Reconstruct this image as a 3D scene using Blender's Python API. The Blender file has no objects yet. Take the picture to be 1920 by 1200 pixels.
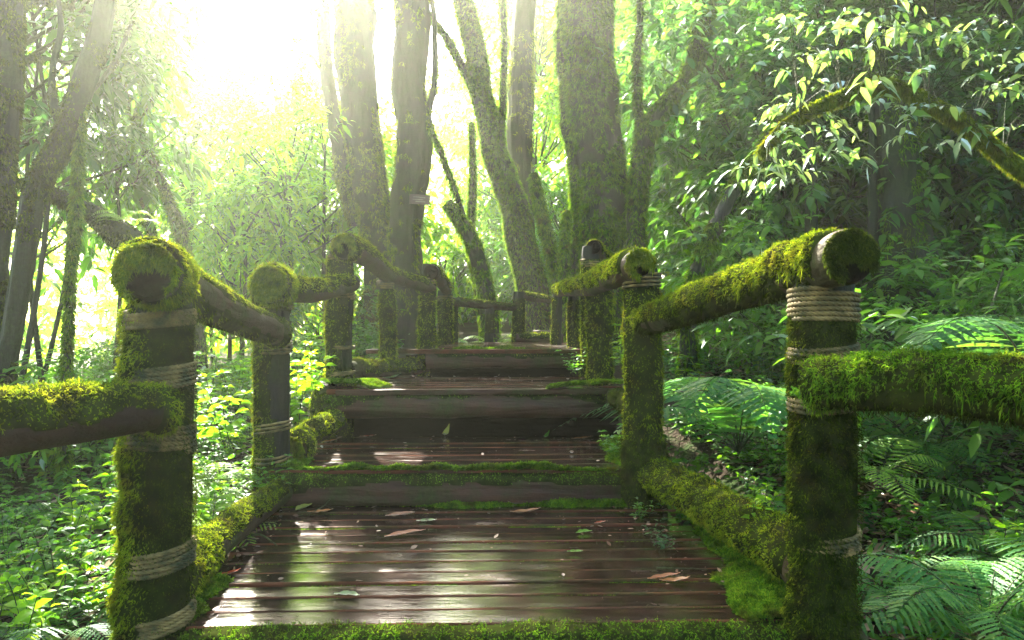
import bpy, math, numpy as np
from mathutils import Vector

# ------------------------------------------------------------------ camera, sky, sun, exposure
scene = bpy.context.scene
CAMZ = 1.40
F = 1280.0                                   # focal length in photo pixels (1920 wide)
cam_d = bpy.data.cameras.new("camera")
cam_d.lens = 24.0; cam_d.sensor_width = 36.0
cam_d.clip_start = 0.05; cam_d.clip_end = 2000
cam = bpy.data.objects.new("camera", cam_d)
cam.location = (0, 0, CAMZ); cam.rotation_euler = (math.radians(90), 0, 0)
scene.collection.objects.link(cam); scene.camera = cam

SUN_AZ, SUN_EL = -21.0, 36.0                 # degrees, azimuth from straight ahead (+y), negative = left
saz, sel = math.radians(SUN_AZ), math.radians(SUN_EL)
SDIR = Vector((math.sin(saz)*math.cos(sel), math.cos(saz)*math.cos(sel), math.sin(sel)))
world = bpy.data.worlds.new("World"); scene.world = world; world.use_nodes = True
wn = world.node_tree; wn.nodes.clear()
wo = wn.nodes.new("ShaderNodeOutputWorld"); wb = wn.nodes.new("ShaderNodeBackground")
ws = wn.nodes.new("ShaderNodeTexSky"); ws.sky_type = 'NISHITA'; ws.sun_disc = False
ws.sun_elevation = sel; ws.sun_rotation = saz; ws.air_density = 1.0; ws.dust_density = 3.0
wb.inputs[1].default_value = 0.13
wn.links.new(ws.outputs[0], wb.inputs[0]); wn.links.new(wb.outputs[0], wo.inputs[0])
sl = bpy.data.lights.new("sun", 'SUN'); sl.energy = 5.0; sl.angle = math.radians(0.6); sl.color = (1.0, 0.94, 0.80)
so = bpy.data.objects.new("sun", sl); so.location = (-10, 30, 30)
so.rotation_euler = SDIR.to_track_quat('Z', 'Y').to_euler(); scene.collection.objects.link(so)
scene.view_settings.view_transform = 'Standard'; scene.view_settings.look = 'None'
scene.view_settings.exposure = 3.6; scene.view_settings.gamma = 1.0
scene.render.engine = 'CYCLES'
scene.cycles.max_bounces = 8; scene.cycles.diffuse_bounces = 4; scene.cycles.transmission_bounces = 4
scene.cycles.glossy_bounces = 3; scene.cycles.volume_bounces = 0; scene.cycles.use_denoising = True
HAZE_DENSITY, HAZE_G = 0.0036, 0.79

rng = np.random.default_rng(11)
C = scene.collection

def W(px, py, d):                            # a point of the place seen at photo pixel px,py and d metres ahead
    return np.array([(px-960)*d/F, d, CAMZ-(py-600)*d/F])

# ------------------------------------------------------------------ small maths
def _hash(ix, iy, iz, s):
    h = (ix*374761393 + iy*668265263 + iz*2147483647 + s*974711) & 0xffffffff
    h = ((h ^ (h >> 13))*1274126177) & 0xffffffff
    h = h ^ (h >> 16)
    return (h & 0xffff)/65535.0
def noise(P, scale=1.0, s=0):                # value noise 0..1 at points (n,3)
    Q = np.asarray(P, float)*scale + 100.5
    i = np.floor(Q).astype(np.int64); f = Q-i; f = f*f*(3-2*f)
    r = 0
    for dx in (0, 1):
        for dy in (0, 1):
            for dz in (0, 1):
                w = (f[..., 0] if dx else 1-f[..., 0])*(f[..., 1] if dy else 1-f[..., 1])*(f[..., 2] if dz else 1-f[..., 2])
                r = r + w*_hash(i[..., 0]+dx, i[..., 1]+dy, i[..., 2]+dz, s)
    return r
def fbm(P, scale=1.0, s=0, oct=3):
    a, t, r = 1.0, 0.0, 0
    for k in range(oct):
        r = r + a*noise(P, scale*2**k, s+k*17); t += a; a *= .5
    return r/t
def unit(v):
    return v/np.maximum(np.linalg.norm(v, axis=-1, keepdims=True), 1e-9)
def smooth_path(pts, n):
    pts = np.asarray(pts, float); m = len(pts)
    if m == 2:
        t = np.linspace(0, 1, n)[:, None]; return pts[0]*(1-t)+pts[1]*t
    P = np.vstack([2*pts[0]-pts[1], pts, 2*pts[-1]-pts[-2]])
    out = []
    for u in np.linspace(0, m-1-1e-6, n):
        k = int(u); t = u-k
        p0, p1, p2, p3 = P[k], P[k+1], P[k+2], P[k+3]
        out.append(.5*((2*p1)+(-p0+p2)*t+(2*p0-5*p1+4*p2-p3)*t*t+(-p0+3*p1-3*p2+p3)*t**3))
    return np.array(out)

# ------------------------------------------------------------------ mesh collecting
class MB:
    def __init__(s): s.v = []; s.f = {3: [], 4: []}; s.m = {3: [], 4: []}; s.n = 0
    def add(s, V, Fc, mat=0):
        V = np.array(V, float).reshape(-1, 3); Fc = np.asarray(Fc, np.int64)
        k = Fc.shape[1]
        s.f[k].append(Fc+s.n); s.m[k].append(np.full(len(Fc), mat)); s.v.append(V); s.n += len(V)
    def more(s, V, Fl, mat=0):               # several face arrays on one vertex block
        V = np.array(V, float).reshape(-1, 3)
        for Fc in Fl:
            Fc = np.asarray(Fc, np.int64); k = Fc.shape[1]
            s.f[k].append(Fc+s.n); s.m[k].append(np.full(len(Fc), mat))
        s.v.append(V); s.n += len(V)
    def mesh(s, name, mats, smooth=True):
        V = np.vstack(s.v) if s.v else np.zeros((0, 3))
        loops, starts, mi, st = [], [], [], 0
        for k in (3, 4):
            if s.f[k]:
                Fc = np.vstack(s.f[k]); loops.append(Fc.ravel()); starts.append(st+np.arange(len(Fc))*k)
                st += Fc.size; mi.append(np.concatenate(s.m[k]))
        loops = np.concatenate(loops); starts = np.concatenate(starts); mi = np.concatenate(mi)
        me = bpy.data.meshes.new(name)
        me.vertices.add(len(V)); me.vertices.foreach_set('co', V.astype(np.float32).ravel())
        me.loops.add(len(loops)); me.loops.foreach_set('vertex_index', loops.astype(np.int32))
        me.polygons.add(len(starts)); me.polygons.foreach_set('loop_start', starts.astype(np.int32))
        me.polygons.foreach_set('material_index', mi.astype(np.int32))
        me.polygons.foreach_set('use_smooth', np.full(len(starts), smooth))
        for m in (mats if isinstance(mats, (list, tuple)) else [mats]): me.materials.append(m)
        me.update(calc_edges=True); me.validate()
        return me
    def build(s, name, mats, parent=None, smooth=True):
        o = bpy.data.objects.new(name, s.mesh(name, mats, smooth)); C.objects.link(o)
        if parent is not None:
            o.parent = parent
        return o
def tag(o, label=None, cat=None, group=None, kind=None):
    if label: o['label'] = label
    if cat: o['category'] = cat
    if group: o['group'] = group
    if kind: o['kind'] = kind
    return o
def thing(name, label, cat, loc=(0, 0, 0), group=None):
    o = bpy.data.objects.new(name, None); C.objects.link(o); o.location = Vector([float(c) for c in loc])
    o.empty_display_size = .1
    return tag(o, label, cat, group)
def local(mb, root):                         # put world-space vertices in the frame of an unrotated root
    L = np.array(root.location)
    for v in mb.v: v -= L
    return mb

# ------------------------------------------------------------------ materials
def newmat(name):
    m = bpy.data.materials.new(name); m.use_nodes = True; nt = m.node_tree; nt.nodes.clear()
    out = nt.nodes.new("ShaderNodeOutputMaterial"); return m, nt, out
def N(nt, t, **kw):
    n = nt.nodes.new(t)
    for k, v in kw.items():
        if k.startswith('i_'):
            n.inputs[int(k[2:])].default_value = v
        else: setattr(n, k, v)
    return n
def ramp(nt, fac, stops):
    r = nt.nodes.new("ShaderNodeValToRGB"); e = r.color_ramp.elements
    while len(e) < len(stops): e.new(.5)
    for k, (p, c) in enumerate(stops): e[k].position = p; e[k].color = (*c, 1)
    nt.links.new(fac, r.inputs[0]); return r.outputs[0]
def leaf_mat(name, cols, trans=.5, gloss=.35, rough=.38, tboost=(1.0, 1.0, 1.0)):
    m, nt, out = newmat(name); L = nt.links.new
    g = N(nt, "ShaderNodeNewGeometry")
    c = ramp(nt, g.outputs['Random Per Island'], [(i/(len(cols)-1), col) for i, col in enumerate(cols)])
    oi = N(nt, "ShaderNodeObjectInfo")
    hsv = N(nt, "ShaderNodeHueSaturation"); mr = N(nt, "ShaderNodeMapRange"); mr.inputs[3].default_value = .75; mr.inputs[4].default_value = 1.25
    L(oi.outputs['Random'], mr.inputs[0]); L(mr.outputs[0], hsv.inputs['Value']); L(c, hsv.inputs['Color'])
    d = N(nt, "ShaderNodeBsdfDiffuse"); t = N(nt, "ShaderNodeBsdfTranslucent")
    mul = N(nt, "ShaderNodeMix", data_type='RGBA', blend_type='MULTIPLY'); mul.inputs[0].default_value = 1
    L(hsv.outputs[0], mul.inputs[6]); mul.inputs[7].default_value = (*tboost, 1)
    L(hsv.outputs[0], d.inputs[0]); L(mul.outputs[2], t.inputs[0])
    mx = N(nt, "ShaderNodeMixShader"); mx.inputs[0].default_value = trans
    L(d.outputs[0], mx.inputs[1]); L(t.outputs[0], mx.inputs[2])
    gl = N(nt, "ShaderNodeBsdfGlossy"); gl.inputs['Roughness'].default_value = rough; gl.inputs[0].default_value = (.9, .95, 1, 1)
    fr = N(nt, "ShaderNodeFresnel"); fr.inputs[0].default_value = 1.4
    mm = N(nt, "ShaderNodeMath", operation='MULTIPLY'); mm.inputs[1].default_value = gloss*.45; L(fr.outputs[0], mm.inputs[0])
    m2 = N(nt, "ShaderNodeMixShader"); L(mm.outputs[0], m2.inputs[0]); L(mx.outputs[0], m2.inputs[1]); L(gl.outputs[0], m2.inputs[2])
    L(m2.outputs[0], out.inputs[0]); return m
M = {}
M['leaf'] = leaf_mat('leaf_green', [(.040, .11, .018), (.06, .15, .022), (.08, .18, .022), (.12, .21, .025)], .55, .5, .42, (2.1, 2.4, .7))
M['leaf_dark'] = leaf_mat('leaf_dark', [(.018, .06, .028), (.025, .085, .038), (.04, .11, .04), (.065, .14, .035)], .52, .6, .38, (2.6, 2.5, .8))
M['leaf_bright'] = leaf_mat('leaf_bright', [(.06, .15, .015), (.09, .20, .018), (.14, .26, .02), (.21, .30, .03)], .68, .3, .45, (2.6, 2.5, .5))
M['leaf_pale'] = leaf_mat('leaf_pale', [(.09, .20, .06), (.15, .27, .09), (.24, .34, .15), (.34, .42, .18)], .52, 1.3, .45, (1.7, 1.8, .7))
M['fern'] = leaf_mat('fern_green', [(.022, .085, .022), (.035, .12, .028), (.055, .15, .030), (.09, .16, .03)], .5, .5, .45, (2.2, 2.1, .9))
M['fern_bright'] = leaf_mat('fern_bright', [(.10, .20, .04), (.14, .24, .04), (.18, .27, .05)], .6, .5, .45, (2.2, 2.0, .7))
M['moss'] = leaf_mat('moss', [(.055, .085, .012), (.09, .125, .014), (.14, .17, .018), (.20, .21, .025), (.13, .10, .02)], .45, .15, .6, (1.5, 1.4, .8))
M['moss_dark'] = leaf_mat('moss_dark', [(.022, .038, .010), (.038, .06, .012), (.06, .085, .014), (.09, .11, .02)], .4, .15, .6, (1.4, 1.4, .8))
M['moss_green'] = leaf_mat('moss_green', [(.045, .11, .016), (.075, .15, .018), (.11, .19, .022), (.16, .22, .03)], .45, .15, .6, (1.4, 1.4, .8))
M['dead'] = leaf_mat('dead_leaf', [(.10, .035, .018), (.18, .06, .025), (.26, .11, .05), (.16, .09, .05)], .25, 1.0, .3, (1.2, 1.0, .7))
M['litter'] = leaf_mat('litter', [(.05, .025, .015), (.12, .06, .035), (.22, .13, .08), (.3, .2, .13), (.08, .05, .03)], .2, 1.0, .3)

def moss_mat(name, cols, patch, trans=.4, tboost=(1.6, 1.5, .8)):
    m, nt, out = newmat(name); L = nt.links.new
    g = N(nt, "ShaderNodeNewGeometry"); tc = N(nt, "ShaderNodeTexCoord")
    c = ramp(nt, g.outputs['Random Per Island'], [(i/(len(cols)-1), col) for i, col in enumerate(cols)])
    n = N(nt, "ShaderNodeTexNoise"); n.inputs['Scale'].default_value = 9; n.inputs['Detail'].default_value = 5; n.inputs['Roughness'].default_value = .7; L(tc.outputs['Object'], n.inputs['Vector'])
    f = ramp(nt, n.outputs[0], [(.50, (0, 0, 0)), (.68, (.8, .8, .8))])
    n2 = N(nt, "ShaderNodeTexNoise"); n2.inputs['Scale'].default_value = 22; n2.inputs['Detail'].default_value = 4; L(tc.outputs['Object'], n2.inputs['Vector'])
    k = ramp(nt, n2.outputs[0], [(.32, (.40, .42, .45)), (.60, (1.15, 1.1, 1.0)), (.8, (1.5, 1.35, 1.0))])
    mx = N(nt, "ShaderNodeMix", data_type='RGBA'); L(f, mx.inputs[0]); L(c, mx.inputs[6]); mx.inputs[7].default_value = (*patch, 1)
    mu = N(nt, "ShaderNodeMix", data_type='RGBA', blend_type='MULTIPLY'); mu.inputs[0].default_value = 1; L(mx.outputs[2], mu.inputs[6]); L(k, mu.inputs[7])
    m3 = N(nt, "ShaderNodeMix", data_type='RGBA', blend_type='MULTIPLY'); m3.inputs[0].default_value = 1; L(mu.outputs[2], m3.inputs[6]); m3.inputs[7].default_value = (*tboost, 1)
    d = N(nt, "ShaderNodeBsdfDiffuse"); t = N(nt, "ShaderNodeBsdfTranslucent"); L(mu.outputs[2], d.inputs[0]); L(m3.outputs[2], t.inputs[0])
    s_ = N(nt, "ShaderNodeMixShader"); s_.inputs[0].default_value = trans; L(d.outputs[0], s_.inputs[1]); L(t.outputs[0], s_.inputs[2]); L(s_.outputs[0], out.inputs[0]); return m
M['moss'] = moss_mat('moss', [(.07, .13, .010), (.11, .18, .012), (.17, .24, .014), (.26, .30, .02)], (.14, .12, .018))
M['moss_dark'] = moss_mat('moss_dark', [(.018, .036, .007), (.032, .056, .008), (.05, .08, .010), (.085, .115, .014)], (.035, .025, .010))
M['moss_green'] = moss_mat('moss_green', [(.045, .12, .010), (.075, .18, .012), (.12, .25, .015), (.19, .30, .02)], (.09, .07, .02))
M['moss_base'] = moss_mat('moss_base', [(.018, .026, .006), (.03, .04, .008)], (.02, .016, .008), .0)
def bark_mat(name, dark, light, moss, amount, scale=14, rough=.6, wet=.5, stretch=(1, 1, .22), obj=False):
    m, nt, out = newmat(name); L = nt.links.new
    tc = N(nt, "ShaderNodeTexCoord"); mp = N(nt, "ShaderNodeMapping"); mp.inputs['Scale'].default_value = stretch
    L(tc.outputs['Object'], mp.inputs[0])
    n1 = N(nt, "ShaderNodeTexNoise"); n1.inputs['Scale'].default_value = scale; n1.inputs['Detail'].default_value = 8; n1.inputs['Roughness'].default_value = .65
    L(mp.outputs[0], n1.inputs['Vector'])
    vo = N(nt, "ShaderNodeTexVoronoi"); vo.feature = 'DISTANCE_TO_EDGE'; vo.inputs['Scale'].default_value = scale*1.3; L(mp.outputs[0], vo.inputs['Vector'])
    c = ramp(nt, n1.outputs[0], [(.3, dark), (.5, tuple((a+b)/2 for a, b in zip(dark, light))), (.72, light)])
    n2 = N(nt, "ShaderNodeTexNoise"); n2.inputs['Scale'].default_value = 3.1; n2.inputs['Detail'].default_value = 7; n2.inputs['Roughness'].default_value = .7
    L(tc.outputs['Object'], n2.inputs['Vector'])
    f = ramp(nt, n2.outputs[0], [(.56-amount*.30, (0, 0, 0)), (.76-amount*.30, (.9, .9, .9))])
    n3 = N(nt, "ShaderNodeTexNoise"); n3.inputs['Scale'].default_value = 60; n3.inputs['Detail'].default_value = 4; L(tc.outputs['Object'], n3.inputs['Vector'])
    mc = ramp(nt, n3.outputs[0], [(.3, tuple(x*.45 for x in moss)), (.7, moss)])
    mx = N(nt, "ShaderNodeMix", data_type='RGBA'); L(f, mx.inputs[0]); L(c, mx.inputs[6]); L(mc, mx.inputs[7])
    p = N(nt, "ShaderNodeBsdfPrincipled"); L(mx.outputs[2], p.inputs['Base Color'])
    rr = ramp(nt, n1.outputs[0], [(.3, (rough*.6,)*3), (.7, (min(1, rough*1.25),)*3)])
    rm = N(nt, "ShaderNodeMix", data_type='RGBA'); L(f, rm.inputs[0]); L(rr, rm.inputs[6]); rm.inputs[7].default_value = (.9, .9, .9, 1)
    L(rm.outputs[2], p.inputs['Roughness']); p.inputs['Specular IOR Level'].default_value = wet
    b = N(nt, "ShaderNodeBump"); b.inputs['Strength'].default_value = 1.0; b.inputs['Distance'].default_value = .035 if 'bark' in name else .02
    ad = N(nt, "ShaderNodeMath", operation='ADD'); L(n1.outputs[0], ad.inputs[0])
    m5 = N(nt, "ShaderNodeMath", operation='MULTIPLY'); m5.inputs[1].default_value = .8; L(vo.outputs[0], m5.inputs[0]); L(m5.outputs[0], ad.inputs[1])
    L(ad.outputs[0], b.inputs['Height'])
    b2 = N(nt, "ShaderNodeBump"); b2.inputs['Strength'].default_value = .5; b2.inputs['Distance'].default_value = .006; L(n3.outputs[0], b2.inputs['Height']); L(b.outputs[0], b2.inputs['Normal'])
    L(b2.outputs[0], p.inputs['Normal']); L(p.outputs[0], out.inputs[0]); return m
M['post'] = bark_mat('post_wood', (.004, .004, .004), (.020, .015, .011), (.022, .034, .008), .5, 16, .75, .25)
M['rail'] = bark_mat('rail_wood', (.010, .006, .004), (.065, .030, .016), (.05, .065, .012), .4, 12, .7, .2, (1, .18, 1))
M['bark'] = bark_mat('tree_bark', (.010, .008, .006), (.065, .046, .034), (.04, .055, .012), .55, 9, .85, .15)
M['bark_dark'] = bark_mat('dark_bark', (.006, .006, .006), (.03, .026, .022), (.03, .045, .012), .6, 10, .8, .3)
M['cut'] = bark_mat('cut_end', (.002, .0015, .001), (.018, .008, .005), (.022, .03, .007), .3, 20, 1., .05, (1, 1, 1))
M['riser'] = bark_mat('riser_wood', (.012, .006, .004), (.100, .042, .024), (.04, .06, .012), .42, 10, .6, .2, (.15, 1, 1))
M['worn'] = bark_mat('worn_edge', (.02, .008, .005), (.16, .05, .022), (.03, .05, .012), .3, 14, .85, .1, (.2, 1, 1))
M['void'] = bark_mat('gap_shade', (.002, .0015, .0015), (.007, .004, .003), (.006, .009, .003), .1, 10, .95, .05, (.2, 1, 1))  # near-black: the shade under the steps is put into the colour
M['twig'] = bark_mat('twig_bark', (.012, .012, .006), (.05, .045, .022), (.06, .09, .02), .6, 40, .7, .3)
def plank_mat():
    m, nt, out = newmat('wet_plank'); L = nt.links.new
    tc = N(nt, "ShaderNodeTexCoord"); oi = N(nt, "ShaderNodeObjectInfo")
    ad = N(nt, "ShaderNodeVectorMath", operation='ADD'); sc = N(nt, "ShaderNodeVectorMath", operation='SCALE'); sc.inputs[0].default_value = (7, 3, 5)
    L(oi.outputs['Random'], sc.inputs[3]); L(tc.outputs['Object'], ad.inputs[0]); L(sc.outputs[0], ad.inputs[1])
    mp = N(nt, "ShaderNodeMapping"); mp.inputs['Scale'].default_value = (.55, 9, 9); L(ad.outputs[0], mp.inputs[0])
    n1 = N(nt, "ShaderNodeTexNoise"); n1.inputs['Scale'].default_value = 6; n1.inputs['Detail'].default_value = 9; n1.inputs['Roughness'].default_value = .62; n1.inputs['Distortion'].default_value = .5
    L(mp.outputs[0], n1.inputs['Vector'])
    n2 = N(nt, "ShaderNodeTexNoise"); n2.inputs['Scale'].default_value = 3.2; n2.inputs['Detail'].default_value = 6; n2.inputs['Roughness'].default_value = .6
    mp2 = N(nt, "ShaderNodeMapping"); mp2.inputs['Scale'].default_value = (1, 2.6, 2.6); L(ad.outputs[0], mp2.inputs[0]); L(mp2.outputs[0], n2.inputs['Vector'])
    c = ramp(nt, n1.outputs[0], [(.28, (.004, .0025, .0025)), (.45, (.011, .006, .005)), (.60, (.025, .013, .010)), (.78, (.072, .034, .022))])
    c2 = ramp(nt, n2.outputs[0], [(.35, (.75, .75, .8)), (.62, (1.3, 1.1, 1.0)), (.8, (2.2, 1.5, 1.2))])
    mul = N(nt, "ShaderNodeMix", data_type='RGBA', blend_type='MULTIPLY'); mul.inputs[0].default_value = 1; L(c, mul.inputs[6]); L(c2, mul.inputs[7])
    # green algae film
    n3 = N(nt, "ShaderNodeTexNoise"); n3.inputs['Scale'].default_value = 5; n3.inputs['Detail'].default_value = 8; n3.inputs['Roughness'].default_value = .75; L(ad.outputs[0], n3.inputs['Vector'])
    f3 = ramp(nt, n3.outputs[0], [(.60, (0, 0, 0)), (.70, (.7, .7, .7))])
    mg = N(nt, "ShaderNodeMix", data_type='RGBA'); L(f3, mg.inputs[0]); L(mul.outputs[2], mg.inputs[6]); mg.inputs[7].default_value = (.03, .045, .012, 1)
    p = N(nt, "ShaderNodeBsdfPrincipled"); L(mg.outputs[2], p.inputs['Base Color'])
    r = ramp(nt, n2.outputs[0], [(.30, (.05,)*3), (.50, (.11,)*3), (.70, (.32,)*3)])
    L(r, p.inputs['Roughness']); p.inputs['Specular IOR Level'].default_value = .4
    b = N(nt, "ShaderNodeBump"); b.inputs['Strength'].default_value = .28; b.inputs['Distance'].default_value = .003; L(n1.outputs[0], b.inputs['Height'])
    b2 = N(nt, "ShaderNodeBump"); b2.inputs['Strength'].default_value = .22; b2.inputs['Distance'].default_value = .012; L(n2.outputs[0], b2.inputs['Height']); L(b.outputs[0], b2.inputs['Normal'])
    n6 = N(nt, "ShaderNodeTexNoise"); n6.inputs['Scale'].default_value = 70; n6.inputs['Detail'].default_value = 3; L(tc.outputs['Object'], n6.inputs['Vector'])
    b3 = N(nt, "ShaderNodeBump"); b3.inputs['Strength'].default_value = .1; b3.inputs['Distance'].default_value = .003; L(n6.outputs[0], b3.inputs['Height']); L(b2.outputs[0], b3.inputs['Normal'])
    L(b3.outputs[0], p.inputs['Normal'])
    try:
        p.inputs['Coat Weight'].default_value = .12; p.inputs['Coat Roughness'].default_value = .12; L(b2.outputs[0], p.inputs['Coat Normal'])
    except Exception: pass
    L(p.outputs[0], out.inputs[0]); return m
M['plank'] = plank_mat()
def rope_mat():
    m, nt, out = newmat('rope'); L = nt.links.new
    tc = N(nt, "ShaderNodeTexCoord"); n = N(nt, "ShaderNodeTexNoise"); n.inputs['Scale'].default_value = 22; n.inputs['Detail'].default_value = 6; L(tc.outputs['Object'], n.inputs['Vector'])
    c = ramp(nt, n.outputs[0], [(.35, (.022, .03, .006)), (.5, (.11, .08, .022)), (.7, (.26, .175, .055))])
    n2 = N(nt, "ShaderNodeTexNoise"); n2.inputs['Scale'].default_value = 300; L(tc.outputs['Object'], n2.inputs['Vector'])
    b = N(nt, "ShaderNodeBump"); b.inputs['Strength'].default_value = .6; b.inputs['Distance'].default_value = .002; L(n2.outputs[0], b.inputs['Height'])
    p = N(nt, "ShaderNodeBsdfPrincipled"); p.inputs['Roughness'].default_value = .85; L(c, p.inputs['Base Color']); L(b.outputs[0], p.inputs['Normal']); L(p.outputs[0], out.inputs[0]); return m
M['rope'] = rope_mat()
def ground_mat():
    m, nt, out = newmat('forest_soil'); L = nt.links.new
    tc = N(nt, "ShaderNodeTexCoord"); n = N(nt, "ShaderNodeTexNoise"); n.inputs['Scale'].default_value = 2.5; n.inputs['Detail'].default_value = 10; n.inputs['Roughness'].default_value = .7; L(tc.outputs['Object'], n.inputs['Vector'])
    c = ramp(nt, n.outputs[0], [(.35, (.010, .008, .005)), (.5, (.028, .020, .012)), (.6, (.025, .04, .012)), (.75, (.04, .08, .02))])
    n2 = N(nt, "ShaderNodeTexNoise"); n2.inputs['Scale'].default_value = 40; n2.inputs['Detail'].default_value = 5; L(tc.outputs['Object'], n2.inputs['Vector'])
    b = N(nt, "ShaderNodeBump"); b.inputs['Strength'].default_value = 1; b.inputs['Distance'].default_value = .03; L(n2.outputs[0], b.inputs['Height'])
    p = N(nt, "ShaderNodeBsdfPrincipled"); p.inputs['Roughness'].default_value = 1; p.inputs['Specular IOR Level'].default_value = .05; L(c, p.inputs['Base Color']); L(b.outputs[0], p.inputs['Normal']); L(p.outputs[0], out.inputs[0]); return m
M['ground'] = ground_mat()
def plain(name, col, rough=.6):
    m, nt, out = newmat(name); L = nt.links.new
    tc = N(nt, "ShaderNodeTexCoord"); n = N(nt, "ShaderNodeTexNoise"); n.inputs['Scale'].default_value = 12; n.inputs['Detail'].default_value = 6; L(tc.outputs['Object'], n.inputs['Vector'])
    c = ramp(nt, n.outputs[0], [(.3, tuple(x*.6 for x in col)), (.7, tuple(min(1, x*1.3) for x in col))])
    p = N(nt, "ShaderNodeBsdfPrincipled"); p.inputs['Roughness'].default_value = rough; L(c, p.inputs['Base Color']); L(p.outputs[0], out.inputs[0]); return m
M['sign'] = plain('sign_wood', (.14, .07, .05)); M['sign_paint'] = plain('faded_sign_paint', (.24, .17, .12))

# ------------------------------------------------------------------ terrain height
_wy = [-8, 0, 2, 3.3, 4.2, 5.1, 7, 10, 20, 40, 150]; _wz = [-.1, .05, .22, .36, .58, .82, 1.0, 1.15, 1.5, 2.2, 4]
def gz(x, y, rough=True):
    x = np.asarray(x, float); y = np.asarray(y, float)
    b = np.interp(y, _wy, _wz)
    xr = np.maximum(x-1.2, 0); xl = np.maximum(-1.3-x, 0)
    z = b+.10*np.minimum(xr, 40)+.02*xr-np.minimum(.16*xl, .12*xl+.8)*np.clip(y/6, .3, 1)
    if rough:
        P = np.stack([x, y, x*0], -1)
        far = np.clip((np.hypot(x, y)-1)/10, 0, 1)
        z = z+(fbm(P, .8, 5)-.5)*.22*(.5+far)
    return np.maximum(z, -5.5)
def build_ground():
    a = np.sinh(np.linspace(-1, 1, 181)*4.4); a = a/a[-1]*150
    X, Y = np.meshgrid(a, a+8)
    Z = gz(X, Y)
    Z = np.where((np.abs(X+.15) < 1.3) & (Y > -1) & (Y < 6.5), Z-.12, Z)
    V = np.stack([X, Y, Z], -1).reshape(-1, 3); n = len(a)
    i = np.arange(n-1); I, J = np.meshgrid(i, i); q = (J*n+I).ravel()
    mb = MB(); mb.add(V, np.stack([q, q+1, q+n+1, q+n], -1))
    tag(mb.build('forest_floor', M['ground']), 'dark leaf strewn forest floor either side of the boardwalk', kind='structure')
build_ground()

# ------------------------------------------------------------------ tubes / logs
def ring_frames(path):
    T = unit(np.gradient(path, axis=0)); up = np.array([0, 0, 1.]) if abs(T[0][2]) < .8 else np.array([0, 1., 0])
    A = []; a = unit(np.cross(T[0], up))
    for t in T:
        a = a-t*np.dot(a, t); a = a/np.linalg.norm(a); A.append(a)
    A = np.array(A); return T, A, np.cross(T, A)
class Tube:
    """a bumpy log along a path: points P, outward normals Nn (n,m,3)"""
    def __init__(s, path, rad, m=24, amp=.06, scale=6., seed=0, lobes=0):
        path = np.asarray(path, float); n = len(path); rad = np.broadcast_to(np.asarray(rad, float), (n,))
        T, A, B = ring_frames(path); th = np.linspace(0, 2*math.pi, m, endpoint=False)
        D = np.cos(th)[None, :, None]*A[:, None]+np.sin(th)[None, :, None]*B[:, None]
        base = path[:, None]+D*rad[:, None, None]
        k = 1+amp*2*(fbm(base, scale, seed)-.5)
        if lobes: k = k*(1+.08*np.sin(lobes*th+seed)[None]+.04*np.sin((lobes+2)*th+2*seed+path[:, 2:3]*1.5))
        s.path, s.rad, s.n, s.m, s.T = path, rad, n, m, T
        s.P = path[:, None]+D*(rad[:, None]*k)[..., None]; s.D = D; s.R = rad[:, None]*k
    def faces(s):
        i = np.arange(s.n-1)[:, None]*s.m; j = np.arange(s.m)[None]; j2 = (j+1) % s.m
        return np.stack([(i+j), (i+j2), (i+s.m+j2), (i+s.m+j)], -1).reshape(-1, 4)
    def into(s, mb, mat=0, caps=(True, True), capmat=1, off=None):
        P = s.P if off is None else s.P+s.D*off[..., None]
        mb.add(P.reshape(-1, 3), s.faces()[:, ::-1] if False else s.faces(), mat)
        for e, do in ((0, caps[0]), (-1, caps[1])):
            if not do: continue
            t = -s.T[0] if e == 0 else s.T[-1]; ring = P[e]; c = ring.mean(0)
            V = [ring, c+(ring-c)*.93+t*s.rad[e]*.06, c+(ring-c)*.5+t*s.rad[e]*.09, (c+t*s.rad[e]*.07)[None]]
            V = np.vstack(V); m = s.m; j = np.arange(m); j2 = (j+1) % m
            F4 = np.vstack([np.stack([k*m+j, k*m+j2, (k+1)*m+j2, (k+1)*m+j], -1) for k in (0, 1)])
            F3 = np.stack([2*m+j, 2*m+j2, np.full(m, 3*m)], -1)
            if e == 0: F4 = F4[:, ::-1]; F3 = F3[:, ::-1]
            mb.more(V, [F4, F3], capmat)
        return s
    def area(s):
        L = np.linalg.norm(np.diff(s.path, axis=0), axis=1).sum(); return L*2*math.pi*s.rad.mean()
    def sample(s, k):
        u = rng.random(k)*(s.n-1.001); v = rng.random(k)*s.m
        i = u.astype(int); j = v.astype(int) % s.m; fu = (u-i)[:, None]; fv = (v-np.floor(v))[:, None]; j2 = (j+1) % s.m
        def bl(X): return (X[i, j]*(1-fv)+X[i, j2]*fv)*(1-fu)+(X[i+1, j]*(1-fv)+X[i+1, j2]*fv)*fu
        return bl(s.P), unit(bl(s.D)), u/(s.n-1), (i, j)

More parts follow.
